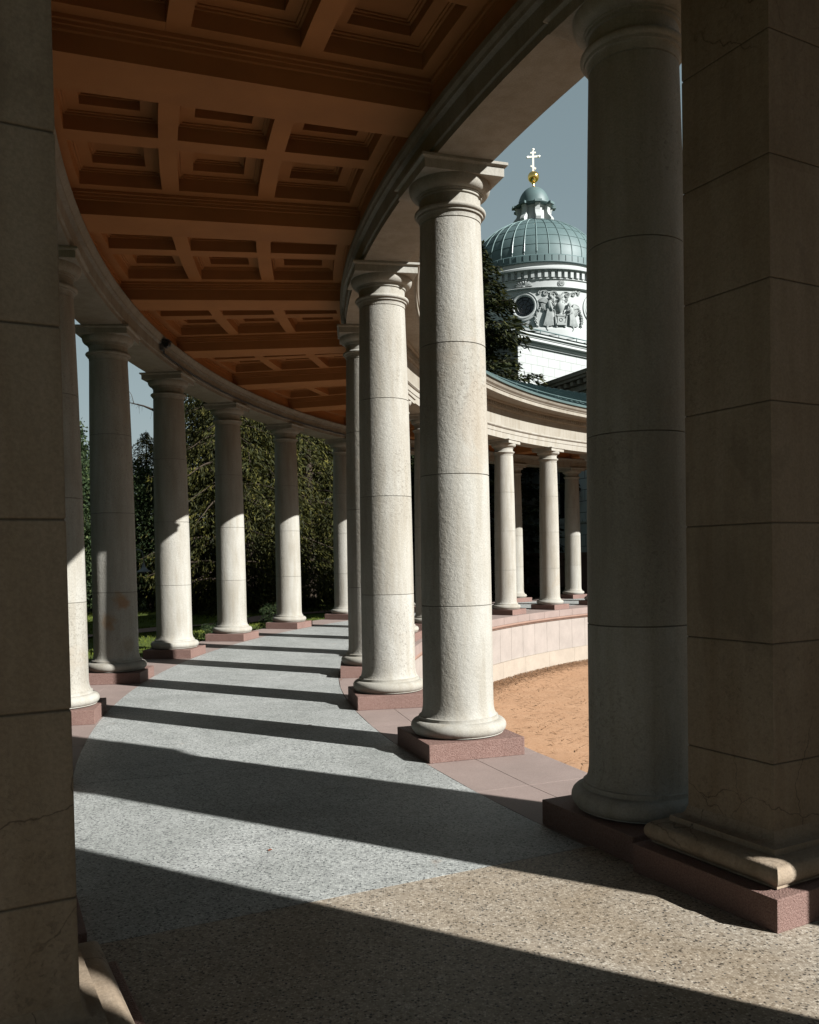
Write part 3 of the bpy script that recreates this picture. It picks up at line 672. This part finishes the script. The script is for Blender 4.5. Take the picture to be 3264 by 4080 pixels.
def urn():
    m=MB(); b=zR1+.05
    m.box(-.26,.26,b,b+.10,0,.22); m.box(-.20,.20,b+.10,b+.52,0,.17); m.box(-.25,.25,b+.52,b+.60,0,.21); 
    for i in range(10): t=2*math.pi*i/10; m.ball((.09*math.cos(t),b+.31+.09*math.sin(t),.17),(.03,.03,.03),6,4)
    prf=[(.11,0),(.12,.05),(.05,.10),(.07,.14),(.19,.28),(.25,.48),(.24,.60),(.20,.66),(.11,.72),(.10,.84),(.16,.90),(.17,.94),(.02,.96)]
    n=16; v=[(r*math.cos(2*math.pi*i/n),b+.60+z,.08+.7*r*math.sin(2*math.pi*i/n)) for r,z in prf for i in range(n)]
    m.add(v,[(j*n+i,j*n+(i+1)%n,(j+1)*n+(i+1)%n,(j+1)*n+i) for j in range(len(prf)-1) for i in range(n)])
    for sg in (-1,1): m.tube([(sg*.12,b+1.46,.1),(sg*.26,b+1.46,.1),(sg*.29,b+1.34,.1),(sg*.22,b+1.22,.1)],.022,6)
    m.xf(on_drum(ac)); m.build('urn_relief','relief',ch,smooth=45)
    m=MB(); t0=zR0-.12
    for i in range(7):
        a=R_(30+20*i); m.tube([(0,b+1.54,.05),(.12*math.cos(a),b+1.60+.10*math.sin(a),.07),(.30*math.cos(a),b+1.58+.24*math.sin(a),.03)],[.02,.035,.015],5)
    for sg in (-1,1):
        spiral(m,sg*.44,t0-.24,.17,R_(90),R_(90-560),sg,.042); spiral(m,sg*.86,t0-.14,.14,R_(200),R_(200+540),sg,.04); spiral(m,sg*1.18,t0-.12,.10,R_(90),R_(90-500),sg,.032)
        spiral(m,sg*.40,t0-.52,.10,R_(-90),R_(-90+500),sg,.03)
        m.tube([(sg*.05,t0-.30,.04),(sg*.25,t0-.06,.06),(sg*.46,t0-.05,.05),(sg*.66,t0-.14,.04),(sg*.84,t0+.0,.05),(sg*1.1,t0-.02,.04)],.034,6)
        for i in range(12):
            t=i/11; m.ball((sg*(.95+.35*t),t0-.02+.05*math.sin(9*t),.04),(.05,.04,.035),6,4)
        # garland hanging beside the windows
        for i in range(22):
            t=i/21; x=sg*(1.05+.38*math.sin(t*2.3)); y=lerp(zR0-.95,zR1+.06,t); 
            for q in range(3): m.ball((x+rng.uniform(-.07,.07),y+rng.uniform(-.05,.05),.04+rng.uniform(0,.05)),(.055,.05,.05),6,4)
    m.xf(on_drum(ac)); m.build('scroll_relief','relief',ch,smooth=50)
def mirror_sign():
    # a point with larger angle must appear to the viewer's right; check once
    p0=CH+Vector((Rdr*math.cos(AV),Rdr*math.sin(AV),0)); p1=CH+Vector((Rdr*math.cos(AV+.1),Rdr*math.sin(AV+.1),0))
    return 1 if p1.x/p1.y>p0.x/p0.y else -1
assert mirror_sign()==1
urn(); angel(-1,False); angel(1,True)
# lantern
zl0=Dz(800,1.3); zlc=Dz(625,1.3); 
LB().lathe([(1.0,zl0-.35),(1.38,zl0-.22),(1.38,zl0-.10),(1.30,zl0-.06),(1.25,zl0+.04),(.9,zl0+.06)],48).build('lantern_base','roof',ch,smooth=40)
lan=LB().lathe([(.92,zl0-.1),(.90,zl0+.1),(.86,zlc-.1),(.95,zlc)],48).build('lantern','white',ch,smooth=40)
m=LB()
for i in range(8):
    a=AV+R_(12)+math.pi*i/4; M4=Matrix.Rotation(a,4,'Z')
    H=zlc-zl0
    prf=[(.86,zl0),(1.30,zl0),(1.36,zl0+.14*H),(1.28,zl0+.27*H),(1.14,zl0+.42*H),(1.06,zl0+.62*H),(1.10,zl0+.86*H),(1.20,zlc),(.86,zlc)]
    n_=len(prf); v=[M4@Vector((r,s_*.15,z)) for s_ in (-1,1) for r,z in prf]; m.add(v,[tuple(range(n_-1,-1,-1)),tuple(range(n_,2*n_))]+[(j,(j+1)%n_,(j+1)%n_+n_,j+n_) for j in range(n_)])
m.build('scroll_bracket','white',lan)
m=LB().lathe([(.9,zlc-.02),(1.12,zlc),(1.18,zlc+.05),(1.22,zlc+.10),(1.22,zlc+.13),(.9,zlc+.19)],48)
for i in range(8):
    a=AV+R_(12)+math.pi*i/4; m.box(1.0,1.36,-.22,.22,zlc+.01,zlc+.15,Matrix.Rotation(a,4,'Z'))
m.build('lantern_cornice','roof',lan)
zc0=zlc+.15; ztop=zz(750,D0)
LB().lathe([(1.0,zc0)]+[(.97*math.cos(R_(t)),zc0+.03+(ztop-zc0)*math.sin(R_(t))) for t in range(0,88,8)]+[(.09,ztop)],48).build('cupola','roof',ch,smooth=40)
m=LB().lathe([(.22,ztop-.03),(.16,ztop+.05),(.07,ztop+.10),(.06,ztop+.22),(.12,ztop+.27),(.13,ztop+.33),(.07,ztop+.38),(.10,ztop+.42)],20)
zbal=zz(707,D0); m.ball((0,0,zbal),.355,24,16); m.build('gilded_ball','gold',ch,smooth=50)
zx0,zx1=zz(688,D0),zz(597,D0); H=zx1-zx0
cm=Matrix.Rotation(AV+R_(90),4,'Z')
m=LB(); m.box(-.055,.055,-.035,.035,zx0-.06,zx1,cm); m.box(-.36,.36,-.034,.034,zx1-.40*H,zx1-.40*H+.11,cm) if 0 else m.box(-.36,.36,-.034,.034,zx1-.36*H,zx1-.28*H,cm)
m.box(-.17,.17,-.034,.034,zx1-.18*H,zx1-.11*H,cm)
m.box(-.19,.19,-.034,.034,-.045,.045,cm@Matrix.Translation((0,0,zx0+.22*H))@Matrix.Rotation(R_(32),4,'Y'))
for x,z in ((0,zx1),(-.36,zx1-.32*H),(.36,zx1-.32*H)): m.ball(cm@Vector((x,0,z)),.075,8,6)
m.build('orthodox_cross','gilt',ch,smooth=30)
# main block of the church: white ashlar walls, cornice, low roof
ba=R_(40); ux,uy=math.cos(ba),math.sin(ba)
bk=empty('block',CH,0)
bpy.data.objects.remove(bk)
def blk(m): # local frame: x along the facade, y away from the viewer
    return m
B0=Vector((.643,-.766,0))*4.9/CS
def tb(m,name,mat,**kw):
    o=m.build(name,mat,ch,**kw); o.location=(B0.x,B0.y,0); o.rotation_euler.z=ba; return o
zr=13.5
tb(MB().box(-7.2,9,0,11,-1.9,zr-.58),'church_wall','ashlar')
m=MB()
for pr_,z_,z2 in ((.12,zr-.58,zr-.50),(.20,zr-.50,zr-.36),(.45,zr-.36,zr-.22),(.50,zr-.22,zr-.12),(.62,zr-.12,zr)): m.box(-7.2-pr_,9+pr_,-pr_,11+pr_,z_,z2)
tb(m,'church_cornice','white')
m=MB(); a,b,c,d=(-7.9,-.7),(9.7,-.7),(9.7,11.7),(-7.9,11.7)
m.hexa([(-7.9,-.7,zr),(9.7,-.7,zr),(9.7,11.7,zr),(-7.9,11.7,zr)],[(-5.2,1.6,zr+.75),(7.4,1.6,zr+.75),(7.4,9.4,zr+.75),(-5.2,9.4,zr+.75)]); 
for i in range(30): x=-7.3+i*.57; m.box(x-.02,x+.02,-.68,1.4,zr+.02,zr+.10,Matrix.Rotation(0,4,'X')) if 0 else None
tb(m,'church_roof','roof')
m=MB(); m.tube([(-7.8,-.62,zr+.18),(9.6,-.62,zr+.18)],.03,6)
for i in range(12): m.tube([(-7.6+i*1.5,-.62,zr),(-7.6+i*1.5,-.62,zr+.22)],.025,5); m.tube([(-7.6+i*1.5,-.62,zr+.18),(-7.6+i*1.5,.1,zr+.3)],.02,5)
tb(m,'roof_rail','roof')
# ---------------------------------------------------------------- wing with shallow gable that the colonnade runs into
ka=12.3; aa=PH+ka*DA; O=P(26.7,ka); wr=math.atan2(math.cos(aa),math.sin(aa))
wg=empty('church_wing',O,wr,label='shaded grey ashlar wing with projecting cornice and downpipe behind the far columns',cat='building')
S0,S1=-3.2,11.9; ZT=9.57
MB().box(0,9,S0,S1,-1.9,ZT-.3).build('wing_wall','ashlardark',wg)
MB().box(-.25,9.2,S0-.2,S1+.2,ZT-.75,ZT-.52).build('architrave','ent',wg)
m=MB(); m.box(-.55,9.5,S0-.6,S1+.6,ZT-.3,ZT-.16); m.box(-.62,9.6,S0-.66,S1+.66,ZT-.16,ZT); m.build('cornice','ent',wg)
m=MB(); m.hexa([(-.66,S0-.7,ZT),(9.7,S0-.7,ZT),(9.7,S1+.7,ZT),(-.66,S1+.7,ZT)],[(2.5,S0+2.5,ZT+.9),(6.5,S0+2.5,ZT+.9),(6.5,S1-2.5,ZT+.9),(2.5,S1-2.5,ZT+.9)]); m.build('wing_roof','roof',wg)
s=S0
m=MB()
while s<S1: m.box(-.48,-.02,s,s+.2,ZT-.50,ZT-.31); s+=.5
m.build('modillion_row','ent',wg)
MB().box(-.16,0,S0,S1+.1,-1.9,1.62).build('granite_base','plinth',wg); MB().box(-.22,0,S0,S1+.12,1.62,1.73).build('base_moulding','coping_dark',wg)
MB().box(-.09,0,S0,S1,3.07,3.19).build('string_course','ashlardark',wg)
s=10.6; m=MB(); m.tube([(-.28,s,-.3),(-.28,s,8.6),(-.4,s,8.95)],.075,12)
for z in (.6,2.6,4.6,6.6): m.lathe([(.088,z-.03),(.088,z+.03)],12,-.28,s); m.box(-.28,0,s-.02,s+.02,z-.02,z+.02)
m.build('downpipe','pipe',wg,smooth=40)
# window opening on the wing wall
m=MB(); m.box(-.10,-.0,6.9,8.3,3.2,3.3); m.box(-.07,.0,6.95,7.07,3.3,5.6); m.box(-.07,.0,8.13,8.25,3.3,5.6); m.box(-.09,0,6.9,8.3,5.6,5.72)
wf=m.build('window_frame','ashlardark',wg); MB().box(-.02,.01,7.07,8.13,3.3,5.6).build('pane','glass',wf)
# ---------------------------------------------------------------- security camera with cable on the left architrave
k=3.53; cc=empty('security_camera',P(28.13,k,5.185),rot(k),label='small black security camera fixed to the left architrave',cat='camera')
m=MB(); m.box(-.05,.0,-.035,.035,-.06,.03); m.tube([(-.01,0,0),(.05,0,-.03),(.07,0,.01)],.014,8); m.build('bracket','steel',cc)
m=MB(); m.tube([(.05,.075,.045),(.05,-.085,.02)],[.045,.05],16); m.box(.0,.105,-.115,.09,.078,.086); m.build('camera_body','black',cc,smooth=40)
m=MB(); m.tube([(.05,-.087,.02),(.05,-.095,.019)],.036,16); m.build('lens','glass',cc)
pts=[P(28.14,3.54,5.15),P(28.15,3.55,5.09)]+[P(28.155,3.58+.05*i,5.083+.006*math.sin(i*1.7)) for i in range(0,110)]
tag(MB().tube(pts,.015,6).build('cable','black'),'black cable running along the left architrave from the security camera','cable')
# ---------------------------------------------------------------- street lamp in the garden
lp=(-7.82,25.84); lz=-.42
la=empty('street_lamp',(lp[0],lp[1],lz),0,label='garden lamp with a small conical steel shade on a gooseneck, before dark trees',cat='lamp')
m=MB(); m.tube([(-.35,0,0),(-.35,0,1.75)],[.035,.028],10); m.build('post','black',la)
pts=[(-.35+.18*(1-math.cos(R_(t))),0,1.75+.14*math.sin(R_(t))) for t in range(0,150,15)]+[(.0,0,1.70),(.0,0,1.58)]
MB().tube(pts,.014,8).build('gooseneck','steel',la)
MB().lathe([(.02,1.60),(.035,1.56),(.05,1.50),(.09,1.45),(.17,1.41),(.215,1.39),(.215,1.375),(.12,1.38)],24).build('lamp_shade','steel',la,smooth=40)
MB().ball((0,0,1.36),(.06,.06,.05),12,8).build('bulb','glass',la,smooth=40)
la.scale=(1.0,1.0,1.29)
# ---------------------------------------------------------------- fallen leaves
lvb=MB(); 
n_=7; v=[(0,0,.012)]; 
for i in range(10): a=2*math.pi*i/10; r=.035*(1 if i%2 else .6); v.append((r*math.cos(a),r*.8*math.sin(a),.004+.012*(i%3)/2))
lv=lvb.add(v,[(0,1+i,1+(i+1)%10) for i in range(10)]).build('fallen_leaf','leafbrown')
for i,(x,y,lab) in enumerate([(-1.01,8.65,'small reddish leaf on the shaded stripe behind the nearest sunlit column'),(-.95,11.86,'tiny dry leaf near the plinth of the half-hidden column'),(-.82,4.93,'small dry leaf on the grey floor in the near shadow'),(-1.6,11.0,'tiny leaf in the middle of the sunlit walkway')]):
    c=lv if i==0 else lv.copy()
    if i: col.objects.link(c)
    c.location=(x,y,0.002); c.rotation_euler.z=i*1.3; c.scale=(.55,.55,.55); tag(c,lab,'leaf','fallen leaves on the walkway')
# needle litter on the sand and along the wall foot (uncountable)
N_=9000; v=[];f=[]
for i in range(N_):
    if i<5200: R=24.33-abs(rng.normal(0,.32)); k=rng.uniform(5.5,11)
    else: R=rng.uniform(14,24.2); k=rng.uniform(3,11)
    p=P(R,k,-1.63+rng.uniform(0,.03)); a=rng.uniform(0,math.pi); L=rng.uniform(.02,.08); w_=rng.uniform(.004,.012)
    d=Vector((math.cos(a),math.sin(a),rng.uniform(-.1,.2)))*L; q=Vector((-d.y,d.x,0)).normalized()*w_
    o=len(v); v+=[p-d-q,p+d-q,p+d+q,p-d+q]; f.append((o,o+1,o+2,o+3))
tag(MB().add(v,f).build('needle_litter','needle'),'brown needle litter scattered on the orange sand and along the wall foot','litter',kind='stuff')
# ---------------------------------------------------------------- vegetation
def np_mesh(name,V,F,mat,parent=None):
    me=bpy.data.meshes.new(name); me.from_pydata(V.tolist(),[],F.tolist()); me.update(); me.materials.append(M[mat]); o=bpy.data.objects.new(name,me); col.objects.link(o)
    if parent: o.parent=parent
    return o
def cards(C,Dr,L,W,r):   # quads centred on C pointing along Dr
    n=len(C); Dr=Dr/np.linalg.norm(Dr,axis=1,keepdims=True); q=r.normal(size=(n,3)); q=np.cross(Dr,q); q/=np.linalg.norm(q,axis=1,keepdims=True)
    L=np.asarray(L).reshape(-1,1); W=np.asarray(W).reshape(-1,1)
    V=np.stack([C-Dr*L,C+q*W-Dr*L*.2,C+Dr*L,C-q*W-Dr*L*.2],1).reshape(-1,3); F=np.arange(4*n).reshape(n,4); return V,F
def conifer(name,H,Rm,seed,mat,droop,tufts,whorl=.38,shape=.8,base=.08,hang=.6,sz=1.):
    r=np.random.RandomState(seed); root=empty(name)
    t=MB(); t.tube([(0,0,-.3),(.05,0,H*.3),(0,.05,H*.7),(0,0,H)],[.02*H+.05,.015*H+.03,.008*H+.02,.01],9); br=MB(); Cs=[];Ds=[]
    z=H*base
    while z<H*.99:
        u=1-(z/H); L0=Rm*(u**shape)*(1.0 if z>H*.12 else .8)+.12
        for b in range(r.randint(3,6)):
            a=r.uniform(0,2*math.pi); L=L0*r.uniform(.65,1.15); n=7; pts=[]; up=r.uniform(.05,.35)
            for i in range(n+1):
                s=i/n; pts.append(np.array([math.cos(a)*L*s,math.sin(a)*L*s,z+L*(up*s-droop*s*s)+.12*L*max(0,s-.7)*2]))
            if L>.5: br.tube([tuple(p) for p in pts],[max(.006,.035*L/3*(1-i/n)+.006) for i in range(n+1)],4,False)
            m=max(4,int(tufts*L)); s=r.uniform(.08,1.03,m)**.8; idx=np.clip((s*n),0,n-1e-6); i0=idx.astype(int); fr=(idx-i0)[:,None]; pa=np.array(pts); base_=pa[i0]*(1-fr)+pa[i0+1]*fr
            side=np.array([-math.sin(a),math.cos(a),0]); wd=L*.26*np.sin(np.clip(s,0,1)*2.6+.25)[:,None]
            off=side*r.uniform(-1,1,(m,1))*wd; hg=np.zeros((m,3)); hg[:,2]=-np.abs(r.exponential(hang*.45,m))*(.3+.7*s)
            C=base_+off+hg; d=side*np.sign(off@side)[:,None]*.6+np.array([math.cos(a),math.sin(a),0])*.5+np.array([0,0,-.9*min(1.2,hang+.3)])*np.abs(r.normal(.6,.5,(m,1)))+r.normal(0,.25,(m,3))
            Cs.append(C); Ds.append(d)
        z+=whorl*r.uniform(.6,1.3)*(.5+.7*u)
    C=np.concatenate(Cs); Dd=np.concatenate(Ds); n=len(C)
    V,F=cards(C,Dd,r.uniform(.07,.17,n)*sz,r.uniform(.018,.042,n)*sz,r); np_mesh('crown',V,F,mat,root)
    t.build('trunk','bark',root,smooth=60); br.build('branches','bark',root); return root,n
def broad(name,H,Rm,seed,mat,n,clumps=26,trunk=True,leaf=.06):
    r=np.random.RandomState(seed); root=empty(name); cc=[]
    for i in range(clumps):
        a=r.uniform(0,6.28); q=r.uniform(.25,1)**.6*Rm*.75; z=H*r.uniform(.12,.86); sc_=(1-.45*abs(z/H-.45)); cc.append((math.cos(a)*q*sc_,math.sin(a)*q*sc_,z,Rm*r.uniform(.2,.38)))
    cc=np.array(cc); i=r.randint(0,clumps,n); d=r.normal(size=(n,3)); d/=np.linalg.norm(d,axis=1,keepdims=True); rad=cc[i,3:4]*r.uniform(.55,1.08,(n,1))
    C=cc[i,:3]+d*rad*np.array([1,1,.75]); Dd=d*.5+r.normal(0,.6,(n,3)); V,F=cards(C,Dd,r.uniform(.6,1.2,n)*leaf,r.uniform(.4,.8,n)*leaf,r)
    np_mesh('crown',V,F,mat,root)
    b=MB()
    b.tube([(0,0,-.3),(0,0,H*.35)],[.03*H**.7,.02*H**.7],8)
    for c in cc[::2]: b.tube([(0,0,H*.2),(c[0]*.5,c[1]*.5,(H*.25+c[2])/2),tuple(c[:3])],[.02*H**.6,.012*H**.6,.006],5,False)
    b.build('trunk','bark',root,smooth=60); return root
protoL,nL=conifer('larch_tree',15,4.6,3,'larch',.42,95,.42,.6,.05,1.0,.85)
protoL2,nL2=conifer('larch_tree',13,4.0,11,'larch',.5,95,.40,.55,.04,1.1,.85)
protoS,nS=conifer('spruce_tree',14,3.4,5,'spruce',.30,85,.34,.75,.03,.45,1.05)
protoB=broad('leafy_shrub',3.2,1.8,8,'broad',5200)
protoT=broad('broadleaf_tree',11,4.2,9,'broad',26000,60,leaf=.09)
def az(a,d): a=R_(a*1.1067); d*=.9; return (math.sin(a)*d,math.cos(a)*d)
used=set()
def put(pr,a,d,sc,rz,label,cat,grp,z=None):
    o=pr if pr.name not in used else copy_tree(pr); used.add(pr.name)
    x,y=az(a,d); R=math.hypot(x-CX,y-CY)+5.4; o.location=(x,y,(-.45+max(0,R-46)*.012) if z is None else z); o.scale=(sc,sc,sc) if isinstance(sc,(int,float)) else sc; o.rotation_euler.z=rz; tag(o,label,cat,grp); return o
GT='trees in the park behind the outer row'
GS='shrubs along the edge of the lawn'
T=[(protoT,-21.5,37,.72,.3,'small leafy tree at the far left behind the foreground pier'),
   (protoS,-18.8,44,.62,.8,'low spruce with its tip against the sky, left of the stained column'),
   (protoT,-16.6,41,.66,2.1,'round leafy tree seen low between the stained column and the one after it'),
   (protoL2,-14.9,46,.62,1.1,'short larch left of the third outer column, sky above it'),
   (protoL,-10.6,38,(.72,.72,1.0),2.,'tall drooping larch behind the third outer column'),
   (protoS,-10.9,47,1.1,.2,'dark tall spruce behind the gap right of the third outer column'),
   (protoL2,-9.3,40,1.15,4.,'golden green weeping larch behind the fourth outer column'),
   (protoS,-7.4,50,1.15,3.,'dark spruce between the fourth and fifth outer columns'),
   (protoL,-5.9,43,1.0,1.,'weeping larch with hanging golden twigs just left of the sixth outer column'),
   (protoL2,-4.2,50,1.1,5.2,'larch behind the sixth outer column at the end of the walkway'),
   (protoS,-2.6,52,1.1,4.4,'spruce hidden behind the second sunlit column'),
   (protoT,-.6,54,1.1,1.,'leafy tree hidden behind the nearest sunlit columns'),
   (protoS,4.0,46.5,(1.9,1.9,1.22),2.2,'dark spruce right of the nearest sunlit column in front of the dome'),
   (protoT,-24,42,.9,2.,'leafy tree outside the left edge behind the foreground pier'),
   (protoS,-13.2,58,.70,2.4,'distant spruce top in the gap above the small leafy trees'),
   (protoT,-8.5,56,1.15,2.7,'broad crowned tree deep in the park behind the fourth outer column'),
   (protoT,-4.8,60,1.2,4.,'broad crowned tree deep in the park behind the sixth outer column'),
   (protoT,-17.8,60,.85,5,'distant leafy tree far behind the stained column'),
   (protoT,4.4,56,.9,3.,'leafy tree low behind the first far column, left of the wing')]
for i,(a,d,sc) in enumerate([(-35,20,1.),(-40,17,1.05),(-45,16,1.1),(-56,15,1.),(-68,14.5,1.1),(-82,15,1.),(-96,16,1.1),(-38,30,1.1),(-50,28,1.2)]):  # unseen trees added left of the view to cut sky light
    T.append(((protoL,protoT,protoS)[i%3],a,d,(sc,sc,sc*1.1),i*.9,['added park tree just outside the left edge','added leafy tree farther outside the left edge','added dark spruce well outside the left edge','added larch beside the viewer on the lawn side','added leafy tree beside the viewer on the lawn side','added spruce beside the viewer on the lawn side','added larch behind the viewer on the lawn side','added tall leafy tree deep outside the left edge','added tall spruce deep outside the left edge'][i]))
BL=['tall added sky-screening tree across the court, %s of the porch'%w_ for w_ in ('far left','left','just left','in front','just right','right','far right','well right','behind right','further behind right','directly behind right')]
for i in range(11): T.append(((protoT,protoL,protoS)[i%3],48+i*11,50,(1.4,1.4,1.05),i*1.7,BL[i]))  # unseen tree belt added beyond the court to block low sky
for pr,a,d,sc,rz,lab in T: put(pr,a,d,sc,rz,lab,'tree',GT)
S=[(-19.2,36,.9),(-17.9,39,1.2),(-16.4,37.5,1.0),(-14.9,38.5,1.1),(-13.6,40,1.3),(-12.4,37,1.0),(-11.1,41,1.3),(-10.0,38,1.1),(-8.8,42,1.4),(-7.6,40,1.1),(-6.6,44,1.4),(-5.4,42,1.3),(-4.2,45,1.4)]
for i,(a,d,sc) in enumerate(S):
    put(protoB,a,d*1.13,sc,i*1.1,['leafy shrub on the lawn edge at the far left beside the pier','bushy shrub behind the half-hidden bright column','green shrub behind the stained column','leafy shrub beneath the garden lamp','large shrub right of the garden lamp','shrub behind the third outer column','dark leafy shrub right of the third outer column','shrub left of the fourth outer column','tall shrub behind the fourth outer column','leafy shrub right of the fourth outer column','tall shrub left of the fifth outer column','leafy shrub right of the fifth outer column','big shrub behind the sixth outer column'][i],'shrub',GS)
for i,(a,d,sc,lab) in enumerate([(-10.4,24.3,.30,'low rose bush right beside the plinth of the fourth outer column'),(-8.0,27.6,.30,'low bush in the gap before the fifth outer column'),(-17.6,15.5,.2,'small plant at the terrace edge beside the stained column'),(-11.2,22.2,.24,'low bush left of the fourth outer column plinth')]):
    put(protoB,a,d,sc,i+2.,lab,'bush','low bushes by the terrace edge',-.45)
# a bare thin branch and hanging larch sprays in the sky gap belong to a leaning larch near the terrace
r=np.random.RandomState(21); root=empty('overhanging_larch',(-8.08,26.8,-.45),0,label='slim larch with a bare twig against the sky between the stained and third outer columns',cat='tree')
t=MB(); t.tube([(.55,0,-.3),(.5,0,5),(.55,0,10.5),(.5,0,13)],[.15,.12,.08,.03],8); t.build('trunk','bark',root,smooth=50)
t=MB(); main=[(.5,0,7.35),(.1,0,7.52),(-.2,.02,7.60),(-.45,.0,7.66),(-.66,.03,7.56),(-.80,0,7.40)]; t.tube(main,[.05,.03,.02,.016,.012,.006],6)
t.tube([(-.22,0,7.62),(-.30,.03,7.9),(-.46,.05,8.15)],[.012,.009,.004],5)
for i in range(34):
    q=r.uniform(0,4.999); a_=int(q); p=Vector(main[a_]).lerp(Vector(main[a_+1]),q-a_); d=Vector((r.uniform(-.16,.06),r.uniform(-.1,.1),r.uniform(-.32,.10))); t.tube([p,p+d*.5+Vector((0,0,.02)),p+d],[.005,.004,.002],4)
for i in range(12):
    q=i/11; p=Vector((-.22,0,7.62)).lerp(Vector((-.46,.05,8.15)),q); d=Vector((-r.uniform(.05,.2),0,-r.uniform(.03,.2))); t.tube([p,p+d],[.004,.002],4)
t.build('branches','bark',root); t=MB()
t.tube([(.5,0,9.9),(-.2,0,9.95),(-1.0,.1,9.7)],[.05,.03,.01],5); t.build('branches','bark',root); t=MB(); t.tube([(.5,0,9.3),(1.3,0,9.2),(2.3,.1,8.8)],[.05,.03,.01],5)
t.build('branches','bark',root)
Cs=[];Ds=[]
for (x,y,z,L,nn) in ((-.86,0,9.75,1.0,240),(-.78,.1,9.75,.75,160),(1.1,-.1,9.2,1.3,260),(1.45,0,9.1,1.1,240),(1.8,.1,9.0,1.2,240),(2.2,.1,8.8,.9,200)):
    C=np.stack([x+r.normal(0,.06,nn),y+r.normal(0,.06,nn),z-r.uniform(0,L,nn)],1); Cs.append(C); Ds.append(np.stack([r.normal(0,.5,nn),r.normal(0,.5,nn),-np.ones(nn)],1))
C=np.concatenate(Cs);Dd=np.concatenate(Ds); V,F=cards(C,Dd,r.uniform(.05,.12,len(C)),r.uniform(.015,.03,len(C)),r); np_mesh('crown',V,F,'spruce',root)
root.scale=(.91,.91,.91)
# grass blades
N_=60000; R=rng.uniform(29.2,46,N_); k=rng.uniform(1.2,8.5,N_); a=PH+k*DA
keep=~((R>34.35)&(R<35.4)); R,a,k=R[keep],a[keep],k[keep]; n=len(R)
Rm_=R-RO+ROm; C=np.stack([CX-Rm_*np.cos(a),CY+Rm_*np.sin(a),-.40+.05*np.sin(k*2.1+R*.4)+.04*np.sin(k*5+R)],1); Dd=np.stack([rng.normal(0,.35,n),rng.normal(0,.35,n),np.ones(n)],1)
V,F=cards(C,Dd,rng.uniform(.03,.075,n),rng.uniform(.006,.014,n),rng); tag(np_mesh('grass',V,F,'grassb'),'mown green grass between the outer row and the shrubs','grass',kind='stuff')
print('tris larch',nL,nL2,nS)
